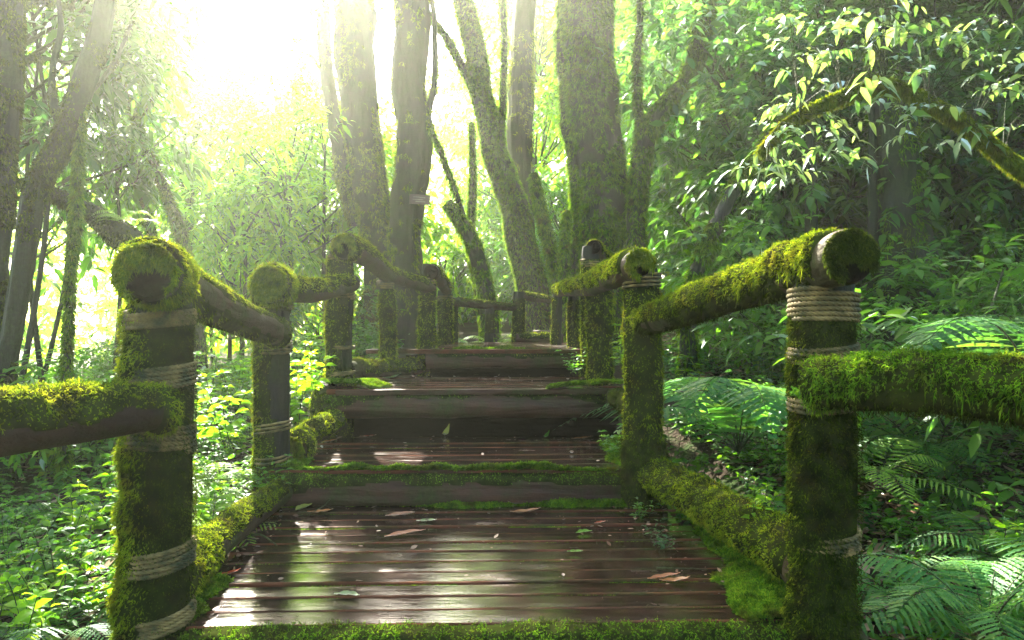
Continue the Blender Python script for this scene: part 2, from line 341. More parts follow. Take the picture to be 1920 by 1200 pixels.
def strands(mb, P, D, L, Wd, mat=0, sag=.35):
    n = len(P); L = np.broadcast_to(L, (n,))[:, None]; Wd = np.broadcast_to(Wd, (n,))[:, None]
    side = unit(np.cross(D, rng.normal(size=(n, 3))))*Wd*.5
    mid = P+D*L*.5; tip = P+D*L*.92+np.array([0, 0, -1.])*L*sag
    V = np.stack([P-side, P+side, mid+side*1.1, mid-side*1.1, tip], 1).reshape(-1, 3)
    b = np.arange(n)[:, None]*5
    mb.more(V, [b+np.array([[0, 1, 2, 3]]), b+np.array([[3, 2, 4]])], mat)
def moss_on(tube, mask, thick=.014, dens=20000, ln=.018, wd=.003, seed=0, hang=0., lim=60000, shell=True, lift=0., mats=('moss',), parent=None, root=None, name='moss'):
    """moss blanket: a lumpy shell where mask(P,N,u)>0 and short curling shoots over it. A mesh of its own."""
    mb = MB(); P, D = tube.P, tube.D
    U = np.broadcast_to((np.arange(tube.n)/(tube.n-1))[:, None], P.shape[:2])
    mk = np.clip(mask(P, D, U)+(fbm(P, 9, seed+3)-.5)*1.1, 0, 1)
    if shell:
        off = mk*thick*(.1+.9*noise(P, 24, seed+9)+.9*noise(P, 8, seed+2))-(mk <= .05)*.010
        tube.into(mb, 0, (False, False), 0, off)
    else: off = mk*0
    k = int(min(lim, tube.area()*dens)*.62)
    Q, Nn, u, (i, j) = tube.sample(k)
    k = len(Q); mq = np.clip(mask(Q, Nn, u)+(fbm(Q, 9, seed+3)-.5)*1.1, 0, 1)
    keep = rng.random(k) < np.clip(mq*1.6, 0, 1); Q, Nn, mq, u = Q[keep], Nn[keep], mq[keep], u[keep]; n = len(Q)
    Q = Q+Nn*(off[i, j][keep]*.9+lift)[:, None]
    clump = noise(Q, 38, seed+5)
    down = np.array([0, 0, -1.])
    Dv = unit(Nn*(.75+.3*clump[:, None])+down*(.25+.5*rng.random((n, 1)))+rng.normal(size=(n, 3))*.55)
    L = ln*.60*(.4+.9*rng.random(n))*(.35+1.2*clump)*(.6+.6*mq)
    if hang > 0:
        h = (Nn[:, 2] < .15) & (rng.random(n) < .10)
        Dv[h] = unit(Nn[h]*.2+down+rng.normal(size=(h.sum(), 3))*.15); L[h] *= 1+hang*rng.random(h.sum())*2
    wv = wd*.8*(.6+.7*rng.random(n)); strands(mb, Q, Dv, L, wv, 1)
    sd = unit(np.cross(Dv, rng.normal(size=(n, 3))))
    for sg, at in ((1, .30), (-1, .45), (1, .62)):          # side leaflets make each shoot a tiny frond
        strands(mb, Q+Dv*(L*at)[:, None], unit(Dv*.7+sd*sg*.8), L*.42, wv*.8, 1)
    if root is not None: local(mb, root)
    o = mb.build(name, [M['moss_base']]+[M[m] for m in mats], parent); return o

def rope(parent, root, path_c, r0, z0, z1, turns, seed=0, rr=.0065, tilt=0.02):
    """coils of three-strand rope round a post standing at path_c"""
    n = max(60, int(turns*34)); m = 9
    t = np.linspace(0, 1, n); a = t*turns*2*math.pi+seed
    z = z0+(z1-z0)*t+tilt*np.cos(a-.6+seed)
    R = r0+rr*.7+.003*np.sin(a*1.7+seed)
    path = np.stack([path_c[0]+R*np.cos(a), path_c[1]+R*np.sin(a), z], -1)
    T, A, B = ring_frames(path); th = np.linspace(0, 2*math.pi, m, endpoint=False)
    tw = (a*r0/.011)[:, None]
    rad = rr*(.84+.26*np.cos(3*(th[None]+0)-tw*.9*3/3*1.0))
    P = path[:, None]+(np.cos(th)[None, :, None]*A[:, None]+np.sin(th)[None, :, None]*B[:, None])*rad[..., None]
    i = np.arange(n-1)[:, None]*m; j = np.arange(m)[None]; j2 = (j+1) % m
    mb = MB(); mb.add(P.reshape(-1, 3), np.stack([i+j, i+j2, i+m+j2, i+m+j], -1).reshape(-1, 4))
    local(mb, root); return mb.build('rope_lashing', M['rope'], parent)
def rope_fine(parent, root, c, r0, z0, z1, turns, seed=0, rr=.0065, tilt=0.02):
    n = int(turns*110); m = 8
    t = np.linspace(0, 1, n); a = t*turns*2*math.pi+seed
    z = z0+(z1-z0)*t+tilt*np.cos(a-.6)
    R = r0+rr*.6+.002*np.sin(a*1.7+seed)
    path = np.stack([c[0]+R*np.cos(a), c[1]+R*np.sin(a), z], -1)
    T = unit(np.gradient(path, axis=0)); A = unit(np.stack([np.cos(a), np.sin(a), a*0], -1)); B = np.cross(T, A)
    mb = MB(); s = np.arange(n)*(2*math.pi/9.)          # three plies twisting about the core
    for k in range(3):
        ph = s+k*2.0944; cen = path+(np.cos(ph)[:, None]*A+np.sin(ph)[:, None]*B)*rr*.48
        th = np.linspace(0, 2*math.pi, m, endpoint=False)
        P = cen[:, None]+(np.cos(th)[None, :, None]*A[:, None]+np.sin(th)[None, :, None]*B[:, None])*rr*.56
        i = np.arange(n-1)[:, None]*m; j = np.arange(m)[None]; j2 = (j+1) % m
        mb.add(P.reshape(-1, 3), np.stack([i+j, i+j2, i+m+j2, i+m+j], -1).reshape(-1, 4))
    local(mb, root); return mb.build('rope_lashing', M['rope'], parent)

# ------------------------------------------------------------------ leaves
def leaves(mb, P, D, L, Wd, mat=0, droop=.25, fold=.25, up=None, cheap=False):
    """n leaves growing from P along D"""
    n = len(P); L = np.broadcast_to(L, (n,))[:, None]; Wd = np.broadcast_to(Wd, (n,))[:, None]
    ref = np.array([0, 0, 1.])+rng.normal(size=(n, 3))*.45 if up is None else up
    S = unit(np.cross(D, ref)); Nn = np.cross(S, D); dn = np.array([0, 0, -1.])*L*droop
    if cheap:
        V = np.stack([P, P+D*L*.45+S*Wd*.5+Nn*Wd*fold*.5, P+D*L+dn, P+D*L*.45-S*Wd*.5+Nn*Wd*fold*.5], 1).reshape(-1, 3)
        b = np.arange(n)[:, None]*4
        mb.more(V, [np.vstack([b+np.array([[0, 1, 2]]), b+np.array([[0, 2, 3]])])], mat)
        return
    def pt(u, w, s): return P+D*L*u+dn*u*u+S*Wd*w*s*.5+Nn*Wd*fold*.5*w
    V = np.stack([P, pt(.28, .85, 1), pt(.28, .85, -1), pt(.62, .8, 1), pt(.62, .8, -1), P+D*L+dn*1.1, pt(.28, 0, 0), pt(.62, 0, 0)], 1).reshape(-1, 3)
    b = np.arange(n)[:, None]*8
    F3 = np.vstack([b+np.array([q]) for q in ([0, 1, 6], [0, 6, 2], [3, 5, 7], [7, 5, 4])])
    F4 = np.vstack([b+np.array([q]) for q in ([6, 1, 3, 7], [2, 6, 7, 4])])
    mb.more(V, [F3, F4], mat)
def sticks(mb, A, B, r, mat=1):
    """n thin three-sided sticks from A to B"""
    n = len(A); D = unit(B-A); S = unit(np.cross(D, np.array([.3, .2, .9]))); T = np.cross(D, S)
    r = np.broadcast_to(r, (n,))[:, None]
    ring = [S, -.5*S+.87*T, -.5*S-.87*T]
    V = np.stack([A+q*r for q in ring]+[B+q*r*.6 for q in ring], 1).reshape(-1, 3); b = np.arange(n)[:, None]*6
    mb.add(V, np.vstack([b+np.array([[k, (k+1) % 3, 3+(k+1) % 3, 3+k]]) for k in range(3)]), mat)
def sprays(mb, O, D, LEN, k, ll, lw, lm=0, tm=1, cheap=False, droop=.3, spread=.9, twig=.003):
    """twigs from O along D, each with k leaves left and right"""
    n = len(O); LEN = np.broadcast_to(LEN, (n,))[:, None]
    sag = np.array([0, 0, -1.])*LEN*.15
    sticks(mb, O, O+D*LEN*.6+sag*.36, twig, tm); sticks(mb, O+D*LEN*.6+sag*.36, O+D*LEN+sag, twig*.6, tm)
    S = unit(np.cross(D, np.array([0, 0, 1.])+rng.normal(size=(n, 3))*.3))
    for q in range(k):
        u = .18+.82*(q+rng.random((n, 1))*.6)/k; p = O+D*LEN*u+sag*u*u
        sg = 1 if q % 2 else -1
        if q == k-1: d = D+rng.normal(size=(n, 3))*.2
        else: d = D*.55+S*sg*spread+rng.normal(size=(n, 3))*.35
        d = unit(d+np.array([0, 0, -.15]))
        s = .45+.9*rng.random(n)
        leaves(mb, p, d, ll*s, lw*s, lm, droop=droop, cheap=cheap)
def crown_mesh(name, size, nclump, nspray, k, ll, lw, mats, seed, cheap=False, droop=.3, low=0., spl=.35, hollow=.3):
    """foliage of one tree: clumps of leafy twigs through an uneven volume (rx,ry,rz), centre at origin"""
    global rng
    keep = rng; rng = np.random.default_rng(seed)
    rx, ry, rz = size
    c = rng.normal(size=(nclump*3, 3)); c = unit(c)*(hollow+(1-hollow)*rng.random((nclump*3, 1)))**.6
    c = c*np.array([rx, ry, rz]); c = c[fbm(c, 1.1/max(.6, rx), seed) > .42][:nclump]
    rad = min(rx, ry, rz)*(.15+.20*rng.random(len(c)))
    idx = rng.integers(0, len(c), nspray); off = unit(rng.normal(size=(nspray, 3)))*rng.random((nspray, 1))**.5
    O = c[idx]+off*rad[idx][:, None]*np.array([1.1, 1.1, .8])
    D = unit(off*.8+unit(O+1e-6)*.5+rng.normal(size=(nspray, 3))*.45+np.array([0, 0, -.15]))
    mb = MB(); sprays(mb, O, D, spl*(.6+.8*rng.random(nspray)), k, ll, lw, cheap=cheap, droop=droop)
    # inner limbs reaching the clumps
    bpt = np.stack([c[:, 0]*.1, c[:, 1]*.1, np.clip(c[:, 2]-rz*.5, -rz, None)], -1)
    mid = (bpt+c)*.5+rng.normal(size=c.shape)*rx*.06
    sticks(mb, bpt, mid, .014*rx, 1); sticks(mb, mid, c, .009*rx, 1)
    rng = keep
    return mb.mesh(name, mats)

def fern_mesh(name, nfr, L, mats, seed, tilt=(.25, .9), npin=24, npl=1, width=.25):
    global rng
    keep = rng; rng = np.random.default_rng(seed); mb = MB()
    for f in range(nfr):
        az = f*2*math.pi/nfr+rng.normal()*.35; el = rng.uniform(*tilt); ln = L*rng.uniform(.7, 1.1)
        out = np.array([math.cos(az), math.sin(az), 0]); n = npin+4; t = np.linspace(0, 1, n)[:, None]
        R = out*ln*(t*math.cos(el)+t*t*.15)+np.array([0, 0, 1.])*ln*(t*math.sin(el)*1.25-t**2.2*(.75*math.sin(el)+.25))
        R = R+np.cross(out, [0, 0, 1.])*ln*rng.normal()*.12*t*t
        tg = unit(np.gradient(R, axis=0)); sticks(mb, R[:-1], R[1:], .0032*ln/.7*(1.15-t[:-1, 0]), 1)
        S = unit(np.cross(tg, [0, 0, 1.])); up = np.cross(S, tg)
        i = np.arange(3, n); u = (t[i, 0]-t[3, 0])/(1-t[3, 0]); pl = width*ln*np.clip(np.sin(np.pi*(.10+.9*u)**.75), .04, 1)*(1-.15*u)
        for sg in (-1, 1):
            pd = unit(S[i]*sg*.92+tg[i]*.42+np.array([0, 0, -.16])+rng.normal(size=(len(i), 3))*.04); base = R[i]
            if npl <= 1:
                leaves(mb, base, pd, pl, ln*.024, 0, droop=.12, fold=.15, up=up[i])
                for q in range(4):
                    v = .15+.2*q; b2 = base+pd*(pl*v)[:, None]
                    for s2 in (-1, 1):
                        leaves(mb, b2, unit(np.cross(pd, up[i])*s2*.8+pd*.6), ln*.021*(1.1-v)*np.clip(pl/(width*ln)*1.5, .3, 1), ln*.012, 0, droop=.1, fold=.1, up=up[i], cheap=True)
                continue
            sticks(mb, base, base+pd*pl[:, None], .0012, 0)
            for q in range(npl):
                v = (q+.5)/npl; pp = base+pd*(pl*v)[:, None]-np.array([0, 0, 1.])*(pl*v*v*.12)[:, None]
                pw = np.minimum(pl*.17, ln/n*.62)*(1-v*.85)+.002
                for s2 in (-1, 1):
                    dd = unit(np.cross(pd, up[i])*s2*.9+pd*.45)
                    leaves(mb, pp, dd, pw, pl/npl*.62, 0, droop=.1, fold=.1, up=up[i], cheap=True)
    rng = keep
    return mb.mesh(name, mats)
def herb_mesh(name, nst, h, kk, ll, lw, mats, seed, spread=.5):
    """low leafy plant: several stems with pairs of pointed leaves"""
    global rng
    keep = rng; rng = np.random.default_rng(seed); mb = MB()
    for s in range(nst):
        o = np.array([rng.normal()*.05, rng.normal()*.05, -.03]); d = unit(np.array([rng.normal()*spread, rng.normal()*spread, 1.]))
        H = h*rng.uniform(.5, 1.1); n = 6; t = np.linspace(0, 1, n)[:, None]
        R = o+d*H*t+np.array([rng.normal(), rng.normal(), 0])*.15*H*t*t
        sticks(mb, R[:-1], R[1:], .0022*h/.4, 1)
        for q in range(kk):
            u = .25+.75*q/(kk-1) if kk > 1 else 1; p = R[0]+(d*H*u)+(R[-1]-R[0]-d*H)*u*u; a = q*1.57+rng.random()
            for sg in (0, math.pi):
                dd = unit(np.array([[math.cos(a+sg), math.sin(a+sg), .35]])+rng.normal(size=(1, 3))*.15); sc = (.6+.6*rng.random())*(1.15-.35*u)
                leaves(mb, p[None], dd, ll*sc, lw*sc, 0, droop=.35, fold=.3)
        dd = unit(np.array([[math.cos(q), math.sin(q), .7] for q in (0, 2.1, 4.2)])); leaves(mb, np.repeat(R[-1][None], 3, 0), dd, ll*.6, lw*.6, 0, droop=.3)
    rng = keep
    return mb.mesh(name, mats)

# ------------------------------------------------------------------ railings: mossy logs lashed with rope
def log_part(root, part, pts, rad, mat='rail', seg=40, m=28, amp=.06, seed=0, caps=(True, True), moss=None, lobes=0, wob=.01):
    path = smooth_path(pts, seg)
    path = path+(fbm(path, 2.2, seed)[:, None]-.5)*wob*2*np.array([1, .3, 1]) if wob else path
    r = np.interp(np.linspace(0, 1, seg), np.linspace(0, 1, len(rad)), rad)
    r[0] *= .93; r[-1] *= .93
    tb = Tube(path, r, m, amp, 7, seed, lobes)
    mb = MB(); tb.into(mb, 0, caps, 1); local(mb, root)
    o = mb.build(part, [M[mat], M['cut']], root)
    for q in ([moss] if isinstance(moss, dict) else (moss or [])):
        moss_on(tb, seed=seed, parent=o, root=root, **q)
    return o, tb
def lerp_mask(kind, amt=.5, side=(0, 0, 0), ulo=0, uhi=1, soft=.08, rim=0):
    side = np.array(side, float)
    def f(P, Nn, u):
        u = np.asarray(u)
        w = np.clip((u-ulo)/soft, 0, 1)*np.clip((uhi-u)/soft, 0, 1)
        if kind == 'top': v = Nn[..., 2]*1.1+amt
        elif kind == 'all': v = amt+0*u
        else: v = amt+(Nn*side).sum(-1)
        return np.clip(v, -1, 1.2)*w-(1-w)*1.2
    return f
def post_at(root, px, d, diam, top, bottom, seed, moss, ropes=(), lean=0.0, mat='post', fine=False, lobes=0, x=None):
    b = W(px, 600, d); x0 = b[0] if x is None else x
    p0 = np.array([x0, d, bottom]); p1 = np.array([x0+lean, d+.01, top]); mid = (p0+p1)/2+np.array([.008*math.sin(seed), 0, 0])
    seg = max(20, int((top-bottom)/(.022 if fine else .035)))
    o, tb = log_part(root, 'post', [p0, mid, p1], [diam*.52, diam*.5, diam*.49], mat, seg, 56 if fine else 32, .08, seed, (False, True), moss, lobes, wob=.006)
    for (za, zb, tn, tl) in ropes:
        c = p0+(p1-p0)*((za+zb)/2-bottom)/(top-bottom)
        (rope_fine if fine else rope)(o, root, (c[0], c[1]), diam*.5*1.04, za, zb, tn, seed+za*9, .0072 if fine else .0068, tl)
    return o
def zpx(py, d): return CAMZ-(py-600)*d/F

def cap_moss(o, root, c, t, r, amt, n, ln=.02, mat='moss', up=1.):
    a = rng.uniform(0, 6.28, n); q = r*np.sqrt(rng.random(n)); t = unit(np.array(t, float)); A = unit(np.cross(t, [0, 0, 1.])); B = np.cross(A, t)
    P = np.array(c)+t*.012+np.cos(a)[:, None]*A*q[:, None]+np.sin(a)[:, None]*B*q[:, None]
    k = fbm(P, 14, 5, 3)+up*(P[:, 2]-c[2])/r*.25+.3*(q/r)**3 > 1-amt; P = P[k]; n = len(P)
    mb = MB(); D = unit(t*.5+rng.normal(size=(n, 3))*.6+[0, 0, -.4]); L = ln*(.4+.9*rng.random(n)); strands(mb, P, D, L, .0028)
    strands(mb, P+D*(L*.4)[:, None], unit(D+rng.normal(size=(n, 3))*.8), L*.5, .0026); local(mb, root); mb.build('moss', M[mat], o)
# left railing
LR = thing('log_railing', 'rope lashed round log railing with mossy posts climbing the left side of the boardwalk', 'railing', (-1.0, 1.95, .3))
top_moss = lambda amt, **k: dict(mask=lerp_mask('top', amt, **k))
# first post (nearest, left)
post_at(LR, 298, 1.97, .165, zpx(520, 1.97), .05, 3,
        [dict(mask=lerp_mask('side', .0, (-1.0, -.25, 0)), thick=.022, dens=50000, ln=.028, wd=.0028, lim=60000, mats=['moss']),
         dict(mask=lerp_mask('side', .12, (.5, -.1, 0)), thick=.007, dens=30000, ln=.015, wd=.0026, lim=40000, mats=['moss_dark'], name='moss'),
         dict(mask=lerp_mask('all', .45), thick=.004, dens=22000, ln=.016, wd=.0024, lim=30000, mats=['moss_dark'], shell=False, lift=.012)],
        [(zpx(612, 1.97), zpx(582, 1.97), 4.2, .006), (zpx(728, 1.97), zpx(684, 1.97), 5.2, .007), (zpx(842, 1.97), zpx(795, 1.97), 5.2, -.008),
         (zpx(1062, 1.97), zpx(1020, 1.97), 4.6, .008), (zpx(1172, 1.97), zpx(1138, 1.97), 4.2, .01)], fine=True)
# top log from first to second post
log_part(LR, 'rail', [W(276, 510, 1.80), W(330, 535, 2.05), W(430, 585, 2.55), W(521, 627, 3.17)], [.079, .074, .070, .064], 'rail', 60, 34, .07, 5,
         moss=[dict(mask=lerp_mask('top', -.25), thick=.008, dens=24000, ln=.014, wd=.0025, lim=26000, mats=['moss']),
               dict(mask=lerp_mask('all', 1., ulo=-.1, uhi=.27, soft=.05), thick=.012, dens=36000, ln=.022, wd=.003, lim=16000),
               dict(mask=lerp_mask('all', .8, ulo=.9, uhi=1.1, soft=.05), thick=.010, dens=20000, ln=.016, lim=8000),
               dict(mask=lerp_mask('side', -.55, (.2, 0, -1)), thick=.004, dens=8000, ln=.03, wd=.002, lim=8000, hang=1, mats=['moss'])])
cap_moss([c for c in LR.children if c.name.startswith('rail')][-1], LR, W(276, 510, 1.79), W(276, 510, 1.8)-W(330, 535, 2.05), .077, .52, 5000)
# lower log running out of frame to the left
log_part(LR, 'rail', [W(318, 765, 1.86), W(150, 782, 1.66), W(-60, 806, 1.46), W(-500, 850, 1.2)], [.052, .066, .070, .072], 'rail', 60, 34, .06, 9,
         moss=[dict(mask=lerp_mask('top', .05), thick=.012, dens=44000, ln=.024, wd=.0030, lim=60000, mats=['moss']),
               dict(mask=lerp_mask('all', .9, ulo=-.2, uhi=.10, soft=.04), thick=.012, dens=34000, ln=.024, wd=.003, lim=9000, mats=['moss'])])
# second post
post_at(LR, 512, 3.32, .155, zpx(520, 3.3), .2, 12,
        [dict(mask=lerp_mask('side', .30, (-.7, -.1, 0)), thick=.012, dens=22000, ln=.024, wd=.0035, lim=26000),
         dict(mask=lerp_mask('all', .85, ulo=.83, uhi=1.2, soft=.07), thick=.022, dens=18000, ln=.028, wd=.004, lim=16000)],
        [(zpx(580, 3.3), zpx(556, 3.3), 4.2, .004), (zpx(660, 3.3), zpx(636, 3.3), 4, .006), (zpx(812, 3.3), zpx(792, 3.3), 3, .01), (zpx(868, 3.3), zpx(852, 3.3), 2, .01)])
log_part(LR, 'rail', [W(505, 530, 3.16), W(548, 546, 3.45), W(600, 547, 3.8), W(662, 530, 4.28)], [.078, .060, .056, .054], 'rail', 40, 26, .06, 14,
         moss=[dict(mask=lerp_mask('top', .12), thick=.016, dens=16000, ln=.026, wd=.004, lim=20000),
               dict(mask=lerp_mask('all', 1., ulo=-.2, uhi=.22, soft=.05), thick=.018, dens=30000, ln=.032, wd=.004, lim=12000)])
cap_moss([c for c in LR.children if c.name.startswith('rail')][-1], LR, W(505, 530, 3.14), [0, -1, .1], .078, .85, 6000, .026)
# third, tallest post
post_at(LR, 640, 4.33, .150, zpx(462, 4.33), .4, 17,
        [dict(mask=lerp_mask('side', .62, (-.5, .1, 0)), thick=.016, dens=18000, ln=.026, wd=.004, lim=22000),
         dict(mask=lerp_mask('all', .9, ulo=.3, uhi=.5, soft=.06), thick=.014, dens=12000, ln=.028, wd=.004, lim=9000)],
        [(zpx(492, 4.3), zpx(476, 4.3), 4, .003), (zpx(560, 4.3), zpx(546, 4.3), 3, .005), (zpx(655, 4.3), zpx(648, 4.3), 2, .005), (zpx(705, 4.3), zpx(697, 4.3), 2, .005)])
log_part(LR, 'rail', [W(645, 462, 4.2), W(690, 483, 4.6), W(730, 516, 4.95), W(808, 541, 5.5)], [.080, .070, .056, .046], 'rail', 50, 26, .06, 19,
         moss=[dict(mask=lerp_mask('top', .15), thick=.012, dens=16000, ln=.024, wd=.004, lim=18000),
               dict(mask=lerp_mask('all', .75, ulo=-.2, uhi=.12, soft=.05), thick=.012, dens=12000, ln=.022, wd=.004, lim=6000)])
cap_moss([c for c in LR.children if c.name.startswith('rail')][-1], LR, W(645, 462, 4.19), [-.1, -1, .05], .078, .5, 3000, .024)
post_at(LR, 730, 4.95, .100, zpx(523, 4.95), .5, 21,
        [dict(mask=lerp_mask('side', .7, (.3, -.1, 0)), thick=.016, dens=14000, ln=.028, wd=.005, lim=16000, hang=.5)], [(zpx(540, 4.95), zpx(528, 4.95), 3, .004)], lean=-.03)
post_at(LR, 803, 5.5, .115, zpx(496, 5.5), .5, 23,
        [dict(mask=lerp_mask('side', .7, (-.3, -.1, 0)), thick=.018, dens=12000, ln=.032, wd=.005, lim=16000)], [(zpx(536, 5.5), zpx(522, 5.5), 3, .004)])
log_part(LR, 'rail', [W(808, 510, 5.45), W(822, 522, 5.8), W(838, 545, 6.3)], [.062, .055, .050], 'rail', 24, 20, .06, 24,
         moss=[dict(mask=lerp_mask('top', .4), thick=.014, dens=8000, ln=.028, wd=.005, lim=6000)])
post_at(LR, 833, 6.3, .130, zpx(545, 6.3), .6, 26,
        [dict(mask=lerp_mask('side', .6, (.4, -.1, 0)), thick=.014, dens=10000, ln=.03, wd=.005, lim=12000)], [(zpx(566, 6.3), zpx(554, 6.3), 3, .004)])
# kerb logs on the left deck edges
log_part(LR, 'kerb_log', [W(312, 1090, 1.98), W(392, 1024, 2.38), W(470, 965, 2.85), W(538, 915, 3.25)], [.066, .064, .058, .052], 'rail', 50, 28, .07, 31,
         moss=[dict(mask=lerp_mask('top', -.22), thick=.013, dens=34000, ln=.018, wd=.0032, lim=34000),
               dict(mask=lerp_mask('all', .9, ulo=-.2, uhi=.34, soft=.08), thick=.014, dens=30000, ln=.02, wd=.0032, lim=22000)])
log_part(LR, 'kerb_log', [W(548, 842, 3.4), W(590, 812, 3.75), W(632, 790, 4.1)], [.062, .060, .058], 'rail', 34, 24, .08, 33,
         moss=[dict(mask=lerp_mask('all', 1., ulo=-.3, uhi=.25, soft=.05), thick=.02, dens=17000, ln=.026, wd=.004, lim=5000), dict(mask=lerp_mask('top', .45), thick=.018, dens=17000, ln=.024, wd=.004, lim=16000)])
cap_moss([c for c in LR.children if c.name.startswith('kerb_log')][-1], LR, W(548, 842, 3.39), [-.1, -1, .05], .06, .9, 3000, .024)
log_part(LR, 'kerb_log', [W(655, 692, 4.4), W(735, 694, 4.85), W(816, 684, 5.35)], [.056, .052, .048], 'rail', 40, 24, .10, 35,
         moss=[dict(mask=lerp_mask('top', .6), thick=.022, dens=13000, ln=.028, wd=.0045, lim=18000)])

# right railing
RR = thing('log_railing', 'railing of thick logs under shaggy green moss on the right side of the boardwalk', 'railing', (.9, 1.95, .3))
post_at(RR, 1546, 1.95, .165, zpx(520, 1.95), .05, 41,
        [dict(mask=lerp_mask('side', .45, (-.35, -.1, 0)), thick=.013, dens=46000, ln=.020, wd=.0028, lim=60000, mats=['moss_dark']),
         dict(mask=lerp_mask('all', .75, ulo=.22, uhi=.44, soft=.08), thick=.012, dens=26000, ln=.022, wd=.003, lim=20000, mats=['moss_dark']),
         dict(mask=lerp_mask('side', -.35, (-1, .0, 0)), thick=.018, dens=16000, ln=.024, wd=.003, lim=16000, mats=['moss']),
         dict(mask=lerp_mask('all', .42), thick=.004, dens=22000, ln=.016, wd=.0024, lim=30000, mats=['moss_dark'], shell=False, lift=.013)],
        [(zpx(602, 1.95), zpx(545, 1.95), 6.2, -.006), (zpx(676, 1.95), zpx(645, 1.95), 4.0, .008), (zpx(768, 1.95), zpx(740, 1.95), 3, .008), (zpx(1022, 1.95), zpx(992, 1.95), 3.5, .008)], fine=True)
log_part(RR, 'rail', [W(1592, 482, 1.78), W(1520, 500, 1.98), W(1420, 535, 2.3), W(1300, 576, 2.75), W(1208, 606, 3.18)], [.074, .072, .070, .066, .060], 'rail', 70, 34, .07, 43,
         moss=[dict(mask=lerp_mask('top', .55, ulo=.02, uhi=1.3, soft=.09), thick=.016, dens=46000, ln=.024, wd=.003, lim=80000, mats=['moss'], hang=.9),
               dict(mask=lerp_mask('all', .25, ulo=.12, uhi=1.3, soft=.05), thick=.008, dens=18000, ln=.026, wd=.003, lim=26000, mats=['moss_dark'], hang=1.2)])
log_part(RR, 'rail', [W(1522, 722, 1.84), W(1640, 722, 1.72), W(1790, 724, 1.58), W(1960, 742, 1.45), W(2400, 800, 1.2)], [.056, .060, .064, .068, .07], 'rail', 70, 34, .06, 47,
         moss=[dict(mask=lerp_mask('top', .42), thick=.016, dens=52000, ln=.030, wd=.0030, lim=80000, mats=['moss_green'], hang=.8),
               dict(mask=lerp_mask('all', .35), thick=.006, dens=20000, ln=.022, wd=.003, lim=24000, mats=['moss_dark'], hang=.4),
               dict(mask=lerp_mask('all', .9, ulo=-.3, uhi=.12, soft=.05), thick=.014, dens=42000, ln=.028, wd=.003, lim=9000, mats=['moss_green'])])
cap_moss([c for c in RR.children if c.name.startswith('rail')][0], RR, W(1592, 482, 1.765), W(1592, 482, 1.78)-W(1520, 500, 1.98), .072, .50, 6000, .012, 'moss_dark')
post_at(RR, 1204, 3.25, .160, zpx(505, 3.25), .2, 51,
        [dict(mask=lerp_mask('all', .52), thick=.020, dens=18000, ln=.026, wd=.004, lim=34000, mats=['moss'], hang=.5),
         dict(mask=lerp_mask('all', .9, ulo=.18, uhi=.5, soft=.08), thick=.028, dens=16000, ln=.028, wd=.004, lim=18000, mats=['moss_dark'])],
        [(zpx(540, 3.25), zpx(512, 3.25), 4, .004)])
log_part(RR, 'rail', [W(1199, 493, 3.08), W(1150, 518, 3.6), W(1105, 536, 4.3), W(1046, 546, 5.7)], [.066, .066, .060, .048], 'rail', 60, 28, .07, 53,
         moss=[dict(mask=lerp_mask('top', .5, ulo=.03, uhi=1.3, soft=.04), thick=.018, dens=15000, ln=.03, wd=.004, lim=36000, mats=['moss'], hang=1.2)])
cap_moss([c for c in RR.children if c.name.startswith('rail')][-1], RR, W(1199, 493, 3.07), [.1, -1, 0], .066, .5, 3000, .024)
post_at(RR, 1126, 4.42, .125, zpx(535, 4.42), .95, 55,
        [dict(mask=lerp_mask('all', .75), thick=.026, dens=12000, ln=.034, wd=.005, lim=24000, mats=['moss'], hang=1.0)])
post_at(RR, 1108, 5.0, .130, zpx(462, 5.0), .6, 57,
        [dict(mask=lerp_mask('all', .75, ulo=-.1, uhi=.955, soft=.04), thick=.014, dens=9000, ln=.03, wd=.005, lim=18000, mats=['moss'])], [(zpx(500, 5), zpx(488, 5), 3, .004)])
log_part(RR, 'rail', [W(1112, 464, 4.95), W(1128, 478, 5.3), W(1150, 505, 5.9)], [.055, .05, .046], 'rail', 24, 20, .06, 58,
         moss=[dict(mask=lerp_mask('top', .3), thick=.012, dens=9000, ln=.03, wd=.005, lim=6000)])
post_at(RR, 1075, 5.6, .090, zpx(550, 5.6), .6, 59,
        [dict(mask=lerp_mask('all', .55), thick=.014, dens=8000, ln=.03, wd=.005, lim=12000, mats=['moss'], hang=.6)])
post_at(RR, 1046, 6.2, .090, zpx(545, 6.2), .6, 61,
        [dict(mask=lerp_mask('side', .1, (-.5, 0, 0)), thick=.012, dens=8000, ln=.03, wd=.005, lim=12000, mats=['moss'])])
log_part(RR, 'kerb_log', [W(1208, 888, 3.3), W(1270, 918, 2.95), W(1350, 962, 2.6), W(1420, 1002, 2.35), W(1535, 1085, 1.95)], [.060, .066, .070, .072, .072], 'rail', 60, 30, .12, 63,
         moss=[dict(mask=lerp_mask('top', .9), thick=.024, dens=40000, ln=.022, wd=.0032, lim=80000, mats=['moss'])])
log_part(RR, 'kerb_log', [W(1150, 742, 4.1), W(1188, 775, 3.7), W(1215, 800, 3.4)], [.05, .05, .05], 'rail', 30, 20, .1, 64,
         moss=[dict(mask=lerp_mask('top', .7), thick=.018, dens=12000, ln=.026, wd=.004, lim=9000, mats=['moss_dark'])])

